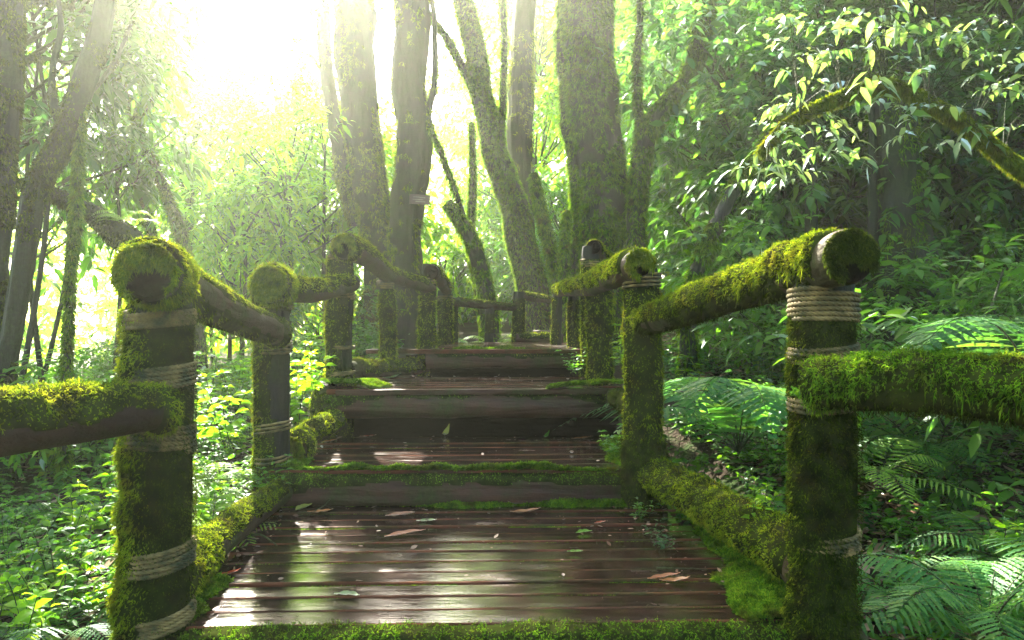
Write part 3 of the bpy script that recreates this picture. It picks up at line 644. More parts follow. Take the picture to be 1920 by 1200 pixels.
# far railing crossing behind the top step
FR = thing('log_railing', 'slender far railing of thin poles crossing behind the top of the steps in the haze', 'railing', (-.3, 7.0, 1.0))
log_part(FR, 'rail', [W(848, 566, 6.6), W(918, 573, 7.0), W(980, 577, 7.1)], [.044, .040, .036], 'rail', 40, 20, .06, 71,
         moss=[dict(mask=lerp_mask('top', -.1), thick=.008, dens=7000, ln=.03, wd=.004, lim=6000, hang=1.5)])
log_part(FR, 'rail', [W(975, 555, 7.1), W(1005, 560, 7.4), W(1040, 565, 7.7)], [.046, .042, .03], 'rail', 30, 20, .08, 72,
         moss=[dict(mask=lerp_mask('top', -.1), thick=.01, dens=7000, ln=.03, wd=.004, lim=5000)])
post_at(FR, 918, 7.0, .095, zpx(576, 7), .7, 73, [dict(mask=lerp_mask('all', .1), thick=.008, dens=5000, ln=.03, wd=.005, lim=5000)])
post_at(FR, 973, 7.1, .12, zpx(548, 7.1), .7, 74, [dict(mask=lerp_mask('all', .5), thick=.014, dens=6000, ln=.035, wd=.005, lim=7000)])
post_at(FR, 852, 6.7, .07, zpx(562, 6.7), .7, 75, [dict(mask=lerp_mask('all', .3), thick=.01, dens=6000, ln=.035, wd=.005, lim=5000)])

# ------------------------------------------------------------------ the boardwalk: stepped platforms
def plank(parent, root, xa, xb, y0, y1, z, th, seed, skew=.03, dz=0):
    """one board from xa to xb, front edge at y0, back edge at y1"""
    n = 44; t = np.linspace(0, 1, n); X = xa+(xb-xa)*t
    w = y1-y0; r = .007
    prof = [(0, -th), (0, -r), (r*.3, -r*.35), (r, 0), (w*.33, .0004), (w*.66, .0003), (w-r, 0), (w-r*.3, -r*.35), (w, -r), (w, -th)]
    m = len(prof)
    V = np.zeros((n, m, 3)); pt = np.stack([X, X*0+seed*3.1, X*0], -1)
    wav = (fbm(pt, 1.6, seed)-.5); edge = (fbm(pt, 14, seed+50, 4)-.5); edge2 = (fbm(pt, 12, seed+90, 4)-.5)
    for k, (py, pz) in enumerate(prof):
        e = edge*.013 if k in (0, 1, 2, 3) else (edge2*.013 if k in (6, 7, 8, 9) else 0)
        V[:, k, 0] = X+(.006*math.sin(k*2.1+seed) if True else 0)*np.where((t < .01) | (t > .99), 1, 0)
        V[:, k, 1] = y0+py+skew*(X+.15)+e
        V[:, k, 2] = z+pz+dz+wav*.010+0
    i = np.arange(n-1)[:, None]*m; j = np.arange(m)[None]; j2 = (j+1) % m
    F4 = np.stack([i+j, i+m+j, i+m+j2, i+j2], -1).reshape(-1, 4)
    mb = MB(); F5 = F4.reshape(n-1, m, 4); mb.more(V.reshape(-1, 3), [F5[:, 3:-2].reshape(-1, 4)], 0); mb.f[4] += [F5[:, :3].reshape(-1, 4), F5[:, -2:].reshape(-1, 4)]; mb.m[4] += [np.full((n-1)*3, 1), np.full((n-1)*2, 1)]
    for e in (0, n-1):
        c = V[e].mean(0)[None]; q = np.arange(m); Fc = np.stack([q, (q+1) % m, np.full(m, m)], -1)
        mb.add(np.vstack([V[e], c]), Fc if e else Fc[:, ::-1])
    local(mb, root); return mb.build('plank', [M['plank'], M['worn']], root, False)
def moss_patch(root, name, pts_fn, n, ln, wd, mat='moss_green'):
    P = pts_fn(n); k = len(P); mb = MB()
    D = unit(np.array([0, 0, 1.])+rng.normal(size=(k, 3))*.6)
    strands(mb, P, D, ln*(.4+.8*rng.random(k)), wd, sag=.25); local(mb, root); return mb.build(name, M[mat], root)
def cushion(root, x0, x1, y0, y1, z, n, seed, thr=.5, ln=.02, mat='moss_green', edge=None, bump=.02, name='moss'):
    """irregular low moss cushion on a flat board"""
    P = np.stack([rng.uniform(x0, x1, n), rng.uniform(y0, y1, n), np.zeros(n)], -1)
    f = fbm(P, 5, seed, 4)
    u = (P[:, 0]-x0)/(x1-x0); v = (P[:, 1]-y0)/(y1-y0)
    e = np.minimum(np.minimum(u, 1-u)*2, np.minimum(v, 1-v)*2) if edge is None else edge(u, v)
    h = f+e*.5-.25; k = h > thr; P = P[k]; P[:, 2] = z+np.clip(h[k]-thr, 0, .3)*bump*6-.004
    D = unit(np.array([0, 0, 1.])+rng.normal(size=(len(P), 3))*.65); mb = MB()
    strands(mb, P, D, ln*(.4+.8*rng.random(len(P))), .0034, sag=.25)
    g = P.copy(); g[:, 2] -= .004; strands(mb, g, unit(rng.normal(size=g.shape)*[1, 1, .15]), ln*.8, .009, sag=.05)
    local(mb, root); return mb.build(name, M[mat], root)
def beam(root, part, xa, xb, y, z, ry, rz, seed, mat='riser', sq=.5, amp=.05, skew=.03):
    n, m = 70, 32; th = np.linspace(0, 2*math.pi, m, endpoint=False); t = np.linspace(0, 1, n)
    c, s_ = np.cos(th), np.sin(th); ex = 1-sq*.75
    prof = np.stack([np.sign(c)*np.abs(c)**ex*ry, np.sign(s_)*np.abs(s_)**ex*rz], -1)
    X = xa+(xb-xa)*t; base = np.zeros((n, m, 3)); base[..., 0] = X[:, None]
    base[..., 1] = prof[None, :, 0]; base[..., 2] = prof[None, :, 1]
    k = 1+amp*2*(fbm(base+[0, y, z], 6, seed)-.5)+amp*1.2*(fbm((base+[0, y, z])*[.4, 3, 3], 8, seed+4)-.5)
    sagz = (noise(np.stack([X, X*0, X*0], -1), 1.3, seed)-.5)*.016
    base[..., 1] = y+base[..., 1]*k+skew*(X[:, None]+.15); base[..., 2] = z+base[..., 2]*k+sagz[:, None]
    tb = Tube.__new__(Tube); path = np.stack([X, X*0+y, X*0+z+sagz], -1); T, A, B = ring_frames(path)
    tb.path, tb.rad, tb.n, tb.m, tb.T, tb.P = path, np.full(n, (ry+rz)/2), n, m, T, base
    D = base-base.mean(1, keepdims=True); D[..., 0] = 0; tb.D = unit(D/np.array([1, ry, rz])); tb.R = None
    mb = MB(); tb.into(mb, 0, (True, True), 1)
    local(mb, root); o = mb.build(part, [M[mat], M['cut']], root); return o, tb

EDGE_L = lambda y: np.interp(y, [1.8, 3.25, 3.3, 4.2, 4.21, 5.1, 5.12, 6.6], [-.97, -1.17, -1.12, -1.15, -1.10, -1.05, -.62, -.60])
EDGE_R = lambda y: np.interp(y, [1.8, 3.25, 3.3, 4.2, 4.21, 5.1, 5.12, 6.6], [.93, .70, .66, .64, .66, .62, .62, .60])
def platform(label, y0, y1, z, nb, seed, gap=.012, th=.032, cat='deck'):
    r = thing('wooden_platform', label, cat, (0, (y0+y1)/2, z-.1))
    w = (y1-y0)/nb; g2 = np.random.default_rng(seed)
    for k in range(nb):
        ya = y0+k*w; ww = w-gap*g2.uniform(.5, 1.3)
        plank(r, r, EDGE_L(ya)+.03*g2.normal()*.6, EDGE_R(ya)+.03*g2.normal(), ya, ya+ww, z, th, seed*31+k, dz=g2.uniform(-.003, .004))
    mb = MB()                                                   # joists below
    for xx in (-.75, -.12, .5):
        o, _t = beam_y(r, xx, y0+.02, y1-.02, z-th-.055)
    return r
def beam_y(root, x, ya, yb, z):
    V = np.array([[x+a*.04, y_, z+b*.045] for y_ in (ya, yb) for a, b in ((-1, -1), (1, -1), (1, 1), (-1, 1))])
    Fq = np.array([[0, 1, 5, 4], [1, 2, 6, 5], [2, 3, 7, 6], [3, 0, 4, 7], [3, 2, 1, 0], [4, 5, 6, 7]])
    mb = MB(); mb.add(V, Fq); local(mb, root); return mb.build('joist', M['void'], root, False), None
Z1, Z2, Z3, Z4, Z5, Z6 = .517, .684, .985, 1.181, 1.214, 1.254
D1 = platform('wet dark plank deck nearest the viewer, widest of the steps', 1.98, 3.24, Z1, 12, 3)
D2 = platform('short wet plank step lit with warm shine above the nearest deck', 3.27, 4.20, Z2, 8, 5)
D3 = platform('narrow upper plank deck above the tall dark riser', 4.14, 5.12, Z3, 8, 6)
D4 = platform('topmost plank landing behind the reddish log, seen edge on', 5.06, 6.7, Z4, 12, 8)
tm = lambda amt, **k: lerp_mask('top', amt, **k)
# deck 1 front beam, mostly moss
o, tb = beam(D1, 'riser_beam', -1.05, 1.02, 1.955, Z1-.085, .045, .075, 81, sq=.6)
moss_on(tb, tm(.55), thick=.012, dens=40000, ln=.022, wd=.003, seed=81, lim=60000, mats=['moss_green'], parent=o, root=D1)
# deck 2 riser beam with moss over its top edge
o, tb = beam(D2, 'riser_beam', -1.16, .74, 3.275, Z2-.092, .055, .072, 83, sq=.7)
moss_on(tb, lambda P, Nn, u: np.clip(Nn[..., 2]*.9-.28+.95*np.clip((np.abs(u-.5)-.30)*5, 0, 1.6)-.35*(Nn[..., 2] < .2), -1, 1.2), thick=.010, dens=24000, ln=.018, wd=.0035, seed=83, lim=50000, mats=['moss_green'], parent=o, root=D2)
beam(D2, 'gap_shade_board', -1.1, .7, 3.34, Z1-.02, .02, .10, 84, 'void', .9)  # board in the shade colour behind the beam
# deck 3 riser log with the dark gap below
o, tb = beam(D3, 'riser_log', -1.13, .74, 4.19, Z3-.112, .078, .076, 85, sq=.08, amp=.10)
moss_on(tb, lambda P, Nn, u: np.clip(Nn[..., 2]*.9-.55+1.2*np.clip((np.abs(u-.5)-.33)*6, 0, 1.6), -1, 1.2), thick=.014, dens=14000, ln=.024, wd=.004, seed=85, lim=40000, mats=['moss_green'], parent=o, root=D3)
beam(D3, 'gap_shade_board', -1.12, .70, 4.52, (Z2+Z3)/2-.06, .02, .15, 86, 'void', .9)  # set-back dark board paints the shade of the gap
beam(D3, 'edge_board', -1.06, .66, 4.145, Z3-.020, .018, .017, 87, 'riser', .9)
# deck 4 riser log
o, tb = beam(D4, 'riser_log', -.64, .62, 5.12, Z4-.082, .055, .060, 88, sq=.2, amp=.10)
moss_on(tb, tm(-.35), thick=.010, dens=9000, ln=.022, wd=.004, seed=88, lim=12000, mats=['moss'], parent=o, root=D4)
beam(D4, 'gap_shade_board', -.62, .60, 5.24, (Z3+Z4)/2-.05, .02, .10, 89, 'void', .9)  # dark board painting the shade below this log
D5 = thing('log_step', 'small dark mossy log step beyond the top landing beside the far railing', 'step', (.2, 7.0, 1.15))
o, tb = beam(D5, 'log', W(968, 640, 7)[0], W(1046, 640, 7)[0]+.05, 7.0, 1.21, .05, .05, 91, sq=.1, amp=.1, skew=0)
moss_on(tb, tm(.1), thick=.01, dens=7000, ln=.03, wd=.005, seed=91, lim=5000, mats=['moss'], parent=o, root=D5)
D6 = thing('log_step', 'farthest pale log step, just above the small dark one', 'step', (.5, 8.2, 1.2))
o, tb = beam(D6, 'log', W(1000, 640, 8.2)[0], W(1046, 640, 8.2)[0]+.2, 8.2, 1.235, .05, .04, 92, sq=.1, amp=.1, skew=0)
# moss lying on the decks: right edge cushions, gaps between boards, left corners
gy = lambda y: .03*.0
cushion(D1, .50, .92, 2.0, 3.2, Z1+.008, 60000, 101, .50, .018, edge=lambda u, v: np.clip(u*2.3-1.05+.35*(1-v), -.8, 1))
cushion(D1, -1.0, -.72, 1.98, 2.3, Z1+.01, 14000, 102, .50, .018, edge=lambda u, v: np.clip(1.2-u*2.0, -.8, 1))
cushion(D1, -1.15, .70, 3.12, 3.26, Z1+.012, 30000, 103, .56, .016, edge=lambda u, v: v*1.0-.1)
cushion(D2, .34, .66, 3.30, 4.0, Z2+.008, 34000, 104, .50, .02, edge=lambda u, v: np.clip(u*2.6-.9-.3*v, -.8, 1))
cushion(D2, -1.15, -.82, 3.26, 3.50, Z2+.010, 16000, 105, .46, .02, edge=lambda u, v: np.clip(1.4-u*2.0, -.8, 1))
cushion(D2, -1.0, .5, 3.25, 3.33, Z2+.006, 20000, 106, .60, .016, edge=lambda u, v: 1-v*1.6)
cushion(D3, -1.12, -.6, 4.13, 4.26, Z3+.01, 16000, 107, .42, .022, edge=lambda u, v: 1.3-u*1.6)
cushion(D3, .1, .68, 4.10, 4.20, Z3+.01, 14000, 108, .48, .02, edge=lambda u, v: u*1.3)
cushion(D4, -.6, .58, 5.07, 5.2, Z4+.005, 14000, 109, .48, .02)
def gap_moss(root, y0, y1, z, nb, seed, mat='moss_green', xa=-1.0, xb=.8, n=5000, den=.52):
    mb = MB(); w = (y1-y0)/nb
    for k in range(1, nb):
        x = rng.uniform(xa, xb, n); y = y0+k*w-.006+rng.normal(size=n)*.004+.03*(x+.15)
        P = np.stack([x, y, np.full(n, z-.010)], -1); P = P[fbm(P, 3, seed+k, 3) > den]
        strands(mb, P, unit(np.array([0, 0, 1.])+rng.normal(size=P.shape)*.5), .012*(.5+.8*rng.random(len(P))), .003)
    local(mb, root); mb.build('moss', M[mat], root)
gap_moss(D1, 1.98, 3.24, Z1, 12, 7); gap_moss(D2, 3.27, 4.2, Z2, 8, 9, n=2500, den=.58)
# mossy knob where the tall riser meets the left kerb
KN = thing('mossy_stump', 'short moss covered stump at the left end of the tall riser log', 'stump', W(612, 760, 4.2))
log_part(KN, 'wood', [W(606, 800, 4.22), W(606, 755, 4.2), W(616, 722, 4.18)], [.06, .062, .05], 'post', 20, 20, .1, 95,
         moss=[dict(mask=lerp_mask('all', .9), thick=.022, dens=14000, ln=.028, wd=.004, lim=9000, mats=['moss'])])

# crown shapes
K = {}
K['a'] = crown_mesh('crown', (1.3, 1.3, 1.7), 52, 760, 8, .145, .062, [M['leaf'], M['twig']], 201)
K['b'] = crown_mesh('crown', (1.5, 1.3, 1.5), 56, 860, 8, .135, .060, [M['leaf_dark'], M['twig']], 202, droop=.2)
K['c'] = crown_mesh('crown', (1.2, 1.2, 1.9), 46, 700, 8, .15, .064, [M['leaf'], M['twig']], 203, droop=.25)
K['d'] = crown_mesh('crown', (1.5, 1.5, 1.4), 44, 640, 8, .145, .062, [M['leaf_bright'], M['twig']], 204)
K['e'] = crown_mesh('crown', (1.2, 1.2, 1.2), 22, 300, 7, .15, .058, [M['leaf'], M['twig']], 205)         # thin, see-through
K['f'] = crown_mesh('crown', (2.6, 2.6, 1.8), 46, 2600, 9, .16, .065, [M['leaf'], M['twig']], 206, cheap=True, spl=.5)
K['g'] = crown_mesh('crown', (2.8, 2.6, 2.6), 46, 2400, 9, .17, .07, [M['leaf_bright'], M['twig']], 207, cheap=True, spl=.55)
K['i'] = crown_mesh('crown', (1.3, 1.3, 1.4), 26, 400, 7, .145, .056, [M['leaf_bright'], M['twig']], 209)
K['h'] = crown_mesh('crown', (.9, .9, 1.1), 16, 420, 9, .085, .034, [M['leaf'], M['twig']], 208)

# ------------------------------------------------------------------ tree trunks
def tree(name, label, cat, pts, mat='bark', limbs=(), seed=0, moss=None, lobes=5, ground=True, crown=None, group=None, m=30, amp=.10, root_flare=1.35):
    """pts: (px, py, d, diameter px) from top to bottom; limbs the same"""
    P = [W(a, b, d) for a, b, d, w in pts]; R = [w*d/F/2 for a, b, d, w in pts]
    if ground:
        b = P[-1]; g = float(gz(b[0], b[1]))-.15
        if b[2] > g+.1:
            P.append(np.array([b[0]+(P[-1][0]-P[-2][0])*.2, b[1], g])); R.append(R[-1]*root_flare)
    P = P[::-1]; R = R[::-1]
    r = thing(name, label, cat, P[0] if ground else P[0], group)
    L = sum(np.linalg.norm(P[k+1]-P[k]) for k in range(len(P)-1)); seg = int(min(140, max(24, L/.06)))
    path = smooth_path(P, seg); rad = np.interp(np.linspace(0, 1, seg), np.linspace(0, 1, len(R)), R)
    path = path+(np.stack([fbm(path, 1.3, seed+q) for q in range(3)], -1)-.5)*rad[:, None]*1.0*np.array([1, .6, 0])
    tb = Tube(path, rad, m, amp, 3.0/max(.08, rad.mean()*4), seed, lobes)
    mb = MB(); tb.into(mb, 0, (False, True), 0); tbs = [tb]
    for k, lp in enumerate(limbs):
        Q = [W(a, b, d) for a, b, d, w in lp]; S = [w*d/F/2 for a, b, d, w in lp]; sg = max(18, int(sum(np.linalg.norm(Q[i+1]-Q[i]) for i in range(len(Q)-1))/.07))
        pa = smooth_path(Q, sg); pa = pa+(np.stack([fbm(pa, 2.5, seed+q+9) for q in range(3)], -1)-.5)*.06
        t2 = Tube(pa, np.interp(np.linspace(0, 1, sg), np.linspace(0, 1, len(S)), S), 14, amp*1.3, 8, seed+k+1); t2.into(mb, 0, (False, True), 0); tbs.append(t2)
    local(mb, r); mb.build('trunk', [M[mat]], r)
    if moss:
        mbm = MB()
        for t in tbs:
            k = int(min(moss.get('lim', 14000)*2.2, t.area()*moss.get('dens', 1500)*3))
            if k < 3: continue
            Q, Nn, u, _ = t.sample(k); f = .55*fbm(Q, 1.6, seed+40, 3)+.45*fbm(Q, 9, seed+41, 2)
            kp = f > moss.get('thr', .45); Q, Nn = Q[kp], Nn[kp]; n = len(Q)
            if not n: continue
            D = unit(Nn*.55+np.array([0, 0, -.75])+rng.normal(size=(n, 3))*.4); ln = moss.get('ln', .05)
            ln = min(ln, .06); wv = min(moss.get('wd', .012), .007); strands(mbm, Q, D, ln*(.3+1.0*rng.random(n)), wv, sag=.3); D2 = unit(D+rng.normal(size=(n, 3))*.6); strands(mbm, Q, D2, ln*.7, wv, sag=.2)
        if mbm.n: local(mbm, r); mbm.build('moss', M[moss.get('mat', 'moss')], r)
    if crown: crown(r)
    return r
fz = lambda dens=1500, ln=.05, thr=.42, mat='moss_green', wd=.012, lim=14000: dict(dens=dens, ln=ln, thr=thr, mat=mat, wd=wd, lim=lim)
def attach_shade_crown(px, py, d, mesh, s=1.0, rz=0., sz=None):
    def f(r):
        o = bpy.data.objects.new('crown', mesh); C.objects.link(o); o.parent = r
        o.location = Vector(W(px, py, d))-r.location; o.rotation_euler = (0, 0, rz); o.scale = (s, s, sz or s)
    return f

MG = 'moss_green'
# left foreground
tree('mossy_tree', 'dark trunk cut off by the left edge of the photo', 'tree', [(22, -60, 4.4, 53), (14, 150, 4.4, 49), (6, 330, 4.4, 37), (-4, 520, 4.4, 34), (4, 740, 4.4, 37)], 'bark_dark',
     seed=301, moss=fz(4000, .03, .42, 'moss_dark', .007), limbs=[[(10, 345, 4.4, 16), (60, 352, 4.5, 20), (110, 370, 4.55, 26), (180, 402, 4.6, 34), (232, 444, 4.62, 50), (262, 462, 4.64, 40), (272, 500, 4.64, 14)],
     [(10, 120, 4.4, 12), (60, 110, 4.5, 10), (130, 122, 4.6, 6)], [(10, 20, 4.4, 14), (80, 5, 4.6, 10), (140, 12, 4.8, 6)]])
tree('mossy_tree', 'dark bending trunk leaning right near the left edge of the photo', 'tree', [(205, -60, 4.20, 33), (178, 90, 4.20, 36), (150, 190, 4.20, 38), (118, 275, 4.20, 40), (78, 345, 4.20, 41), (58, 430, 4.20, 38), (40, 520, 4.20, 36), (24, 620, 4.20, 34), (8, 730, 4.20, 40)], 'bark_dark',
     seed=302, moss=fz(3000, .022, .56, 'moss_dark', .006), limbs=[[(120, 270, 4.20, 20), (100, 180, 4.28, 14), (110, 60, 4.37, 10), (100, -40, 4.45, 8)], [(150, 190, 4.20, 10), (210, 120, 4.37, 8), (250, 40, 4.54, 5)]])
tree('hanging_vine', 'thin mossy vine hanging in front of the bright gap on the left', 'vine', [(156, 180, 4.2, 8), (148, 300, 4.2, 11), (143, 400, 4.2, 14), (132, 520, 4.2, 12), (122, 720, 4.2, 13)], 'bark_dark', seed=303, moss=fz(6000, .04, .3), m=12)
tree('leaning_tree', 'slender bare tree leaning right in the glare behind the left railing', 'tree', [(180, 20, 7, 9), (222, 140, 7, 12), (262, 245, 7, 13), (312, 370, 7, 15), (345, 470, 7, 17), (372, 600, 7, 20)], 'bark', seed=304, moss=fz(2500, .05, .45), m=12,
     limbs=[[(262, 245, 7, 7), (290, 160, 7.1, 5), (300, 80, 7.2, 4)], [(312, 370, 7, 7), (340, 420, 6.9, 8), (352, 500, 6.9, 8)]])
tree('leaning_tree', 'short slender tree left of the longer leaning one in the glare', 'tree', [(236, 260, 7.4, 9), (262, 350, 7.4, 13), (284, 440, 7.4, 15), (300, 600, 7.4, 16)], 'bark', seed=305, moss=fz(2500, .05, .45), m=12)
tree('thin_tree', 'thin forked sapling standing upright in the yellow haze', 'tree', [(372, 230, 9, 6), (356, 330, 9, 9), (352, 440, 9, 12), (356, 600, 9, 14)], 'bark', seed=306, limbs=[[(354, 400, 9, 6), (340, 320, 9, 5), (348, 240, 9, 4)]], moss=fz(1500, .08, .4), m=10)
# centre
tree('broad_tree', 'wide hazy trunk behind the tallest left post, left of the sign', 'tree', [(650, -160, 9.6, 76), (662, 0, 9.6, 74), (670, 150, 9.5, 70), (684, 280, 9.4, 66), (702, 400, 9.3, 60), (710, 500, 9.3, 56), (708, 640, 9.3, 78)], 'bark',
     seed=311, moss=fz(900, .12, .52, mat='moss', wd=.02, lim=16000), limbs=[[(668, 420, 9.3, 30), (640, 300, 9.4, 28), (610, 120, 9.6, 26), (600, -80, 9.8, 22)]], crown=lambda r: attach_shade_crown(600, -110, 11.6, K['i'], .9, .5, .7)(r))  # crown added just above the view to shade the deck
tree('broad_tree', 'tall hazy trunk that carries the little wooden sign', 'tree', [(770, -160, 8.7, 60), (768, 0, 8.7, 62), (770, 130, 8.7, 62), (776, 230, 8.65, 68), (768, 330, 8.6, 66), (762, 430, 8.6, 58), (764, 520, 8.6, 62), (768, 650, 8.6, 80)], 'bark',
     seed=312, moss=fz(900, .10, .56, mat='moss', wd=.02), limbs=[[(785, 250, 8.6, 16), (812, 170, 8.6, 12), (816, 40, 8.7, 10), (800, -60, 8.8, 8)]])
tree('leaning_tree', 'mossy trunk leaning left right of centre, splitting the white glare', 'tree', [(835, -120, 9, 29), (868, 0, 9, 32), (892, 100, 9, 34), (905, 180, 9, 35), (928, 270, 9, 40), (952, 350, 9, 49), (972, 440, 9, 50), (990, 520, 9, 52), (1002, 640, 9, 71)], 'bark',
     seed=313, moss=fz(1600, .12, .38, wd=.02, lim=18000), limbs=[[(900, 190, 9, 16), (850, 90, 9, 14), (800, 20, 9, 10), (770, -40, 9, 8)], [(960, 400, 8.9, 18), (940, 300, 8.9, 12), (946, 120, 9, 11), (940, -60, 9, 10)]])
tree('straight_tree', 'straight brown trunk standing just behind the leaning mossy one', 'tree', [(992, -120, 9.8, 38), (984, 50, 9.8, 40), (975, 180, 9.8, 46), (974, 300, 9.8, 44), (985, 420, 9.8, 42), (995, 640, 9.8, 50)], 'bark', seed=314, moss=fz(500, .1, .56, mat='moss', wd=.02))
tree('massive_tree', 'most massive straight trunk rising behind the right railing', 'tree', [(1082, -200, 7.6, 96), (1088, 0, 7.6, 96), (1098, 130, 7.6, 98), (1110, 260, 7.6, 98), (1122, 380, 7.6, 98), (1128, 480, 7.6, 100), (1130, 640, 7.6, 122)], 'bark',
     seed=315, moss=fz(1500, .07, .42, wd=.014, lim=26000), m=40, lobes=7)
tree('broken_tree', 'curved broken stub with a cut top above the far railing', 'tree', [(838, 380, 8, 18), (868, 424, 8, 25), (893, 478, 8, 27), (910, 545, 8, 30), (920, 640, 8, 38)], 'bark', seed=316, moss=fz(1500, .07, .4), m=16, limbs=[[(880, 450, 8, 12), (852, 360, 8.1, 10), (828, 290, 8.2, 9), (806, 240, 8.3, 6)]])
tree('thin_tree', 'thin dark upright stem between the sign tree and the leaning trunk', 'tree', [(884, 230, 8.6, 8), (886, 330, 8.6, 11), (882, 420, 8.6, 14), (884, 480, 8.6, 10), (905, 600, 8.6, 12)], 'bark', seed=317, moss=fz(2000, .08, .4), m=12)
tree('mossy_tree', 'bent mossy sapling left of the most massive trunk', 'tree', [(998, 325, 7.8, 14), (1012, 390, 7.8, 19), (1030, 460, 7.8, 20), (1045, 540, 7.8, 22), (1050, 640, 7.8, 26)], 'bark', seed=318, moss=fz(2500, .08, .35), m=14)
tree('mossy_tree', 'short thin mossy stem close against the most massive trunk', 'tree', [(1062, 395, 7.4, 11), (1058, 470, 7.4, 15), (1062, 640, 7.4, 16)], 'bark', seed=319, moss=fz(2500, .08, .35), m=12)
# right
tree('twisting_tree', 'twisting mossy tree bending up to the right behind the massive trunk', 'tree', [(1330, -60, 7.3, 38), (1312, 60, 7.3, 34), (1285, 150, 7.3, 30), (1240, 205, 7.3, 34), (1212, 250, 7.3, 34), (1196, 330, 7.3, 32), (1188, 420, 7.3, 34), (1192, 640, 7.3, 44)], 'bark',
     seed=321, moss=fz(1800, .09, .38, lim=14000), limbs=[[(1205, 300, 7.3, 14), (1195, 180, 7.3, 14), (1200, 0, 7.3, 12)], [(1240, 205, 7.3, 12), (1300, 230, 7.3, 8), (1360, 200, 7.3, 5)]])
tree('leaning_tree', 'dark slender tree leaning right among the leaves above the right railing', 'tree', [(1470, 200, 5.3, 14), (1420, 290, 5.3, 19), (1385, 340, 5.3, 23), (1345, 420, 5.3, 26), (1318, 480, 5.3, 27), (1295, 560, 5.3, 28)], 'bark_dark', seed=322, moss=fz(2200, .06, .42), m=16)
tree('dark_tree', 'broad dark fluted trunk in shade behind the big right rail end', 'tree', [(1665, 60, 5.7, 60), (1672, 200, 5.7, 70), (1680, 330, 5.7, 84), (1690, 440, 5.7, 100), (1700, 570, 5.7, 130)], 'bark_dark', seed=323, moss=fz(700, .09, .5), lobes=8, m=40,
     limbs=[[(1650, 560, 5.7, 22), (1640, 420, 5.7, 18), (1632, 200, 5.7, 12)], [(1745, 560, 5.7, 20), (1728, 440, 5.7, 16), (1700, 300, 5.7, 12)]])
tree('dark_tree', 'slim dark trunk left of the broad shaded one', 'tree', [(1512, 180, 5.9, 16), (1520, 330, 5.9, 20), (1524, 450, 5.9, 22), (1530, 600, 5.9, 26)], 'bark_dark', seed=324, m=14)
tree('dark_tree', 'slim dark stem near the right edge above the ferns', 'tree', [(1838, 250, 6.8, 14), (1862, 360, 6.8, 16), (1878, 460, 6.8, 18), (1890, 560, 6.8, 20)], 'bark_dark', seed=325, m=14, moss=fz(1800, .05, .45))
tree('dark_tree', 'thinner dark stem just right of the slim one above the ferns', 'tree', [(1922, 260, 7.3, 12), (1902, 380, 7.3, 13), (1898, 470, 7.3, 14), (1905, 560, 7.3, 16)], 'bark_dark', seed=326, m=12)
# arching branch of a tree beyond the right edge, with pale sunlit leaves
def arch_leaves(r):
    pts = [(1480, 215), (1520, 200), (1505, 120), (1560, 115), (1600, 60), (1640, 48), (1655, 70), (1590, 170), (1650, 150), (1710, 95), (1745, 70), (1740, 215), (1755, 140), (1820, 130), (1835, 190), (1850, 165), (1880, 120), (1815, 265), (1905, 225), (1930, 240), (1500, 260), (1465, 290), (1482, 318), (1530, 285), (1555, 300), (1470, 340), (1600, 255), (1700, 250), (1780, 240), (1560, 60), (1680, 180), (1620, 110), (1790, 90), (1860, 60), (1900, 160), (1480, 160), (1440, 310), (1500, 330), (1660, 20), (1500, 60)]
    O, D = [], []
    for px, py in pts:
        for q in range(3):
            d = 3.7+rng.normal()*.22; O.append(W(px+rng.normal()*20, py-14+rng.normal()*14, d)); D.append(unit(np.array([rng.normal()-.3, rng.normal()*.6-.2, .25*rng.normal()-.05])))
    O, D = np.array(O), np.array(D); mb = MB(); sprays(mb, O, D, .17+.09*rng.random(len(O)), 6, .072, .034, droop=.45, spread=1.1, twig=.0022)
    # little twigs from each spray to the arch
    arch = np.array([W(*p) for p in [(1440, 265, 3.75), (1500, 215, 3.72), (1580, 180, 3.7), (1660, 160, 3.7), (1740, 190, 3.7), (1820, 240, 3.7), (1880, 290, 3.7), (1940, 335, 3.7)]])
    nb = arch[np.argmin(((O[:, None]-arch[None])**2).sum(-1), 1)]; mid = (O+nb)/2+np.array([0, 0, .06]); sticks(mb, nb, mid, .003); sticks(mb, mid, O, .0022)
    local(mb, r); mb.build('leaves', [M['leaf_pale'], M['twig']], r)
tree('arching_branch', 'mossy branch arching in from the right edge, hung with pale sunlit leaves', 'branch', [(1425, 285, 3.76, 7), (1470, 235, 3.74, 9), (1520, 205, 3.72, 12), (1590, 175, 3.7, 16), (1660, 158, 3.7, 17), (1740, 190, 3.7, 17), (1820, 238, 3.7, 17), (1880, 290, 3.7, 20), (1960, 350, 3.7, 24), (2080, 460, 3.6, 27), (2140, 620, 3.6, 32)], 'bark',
     seed=331, moss=fz(20000, .035, .25, mat='moss', wd=.004, lim=26000), m=16, crown=arch_leaves)

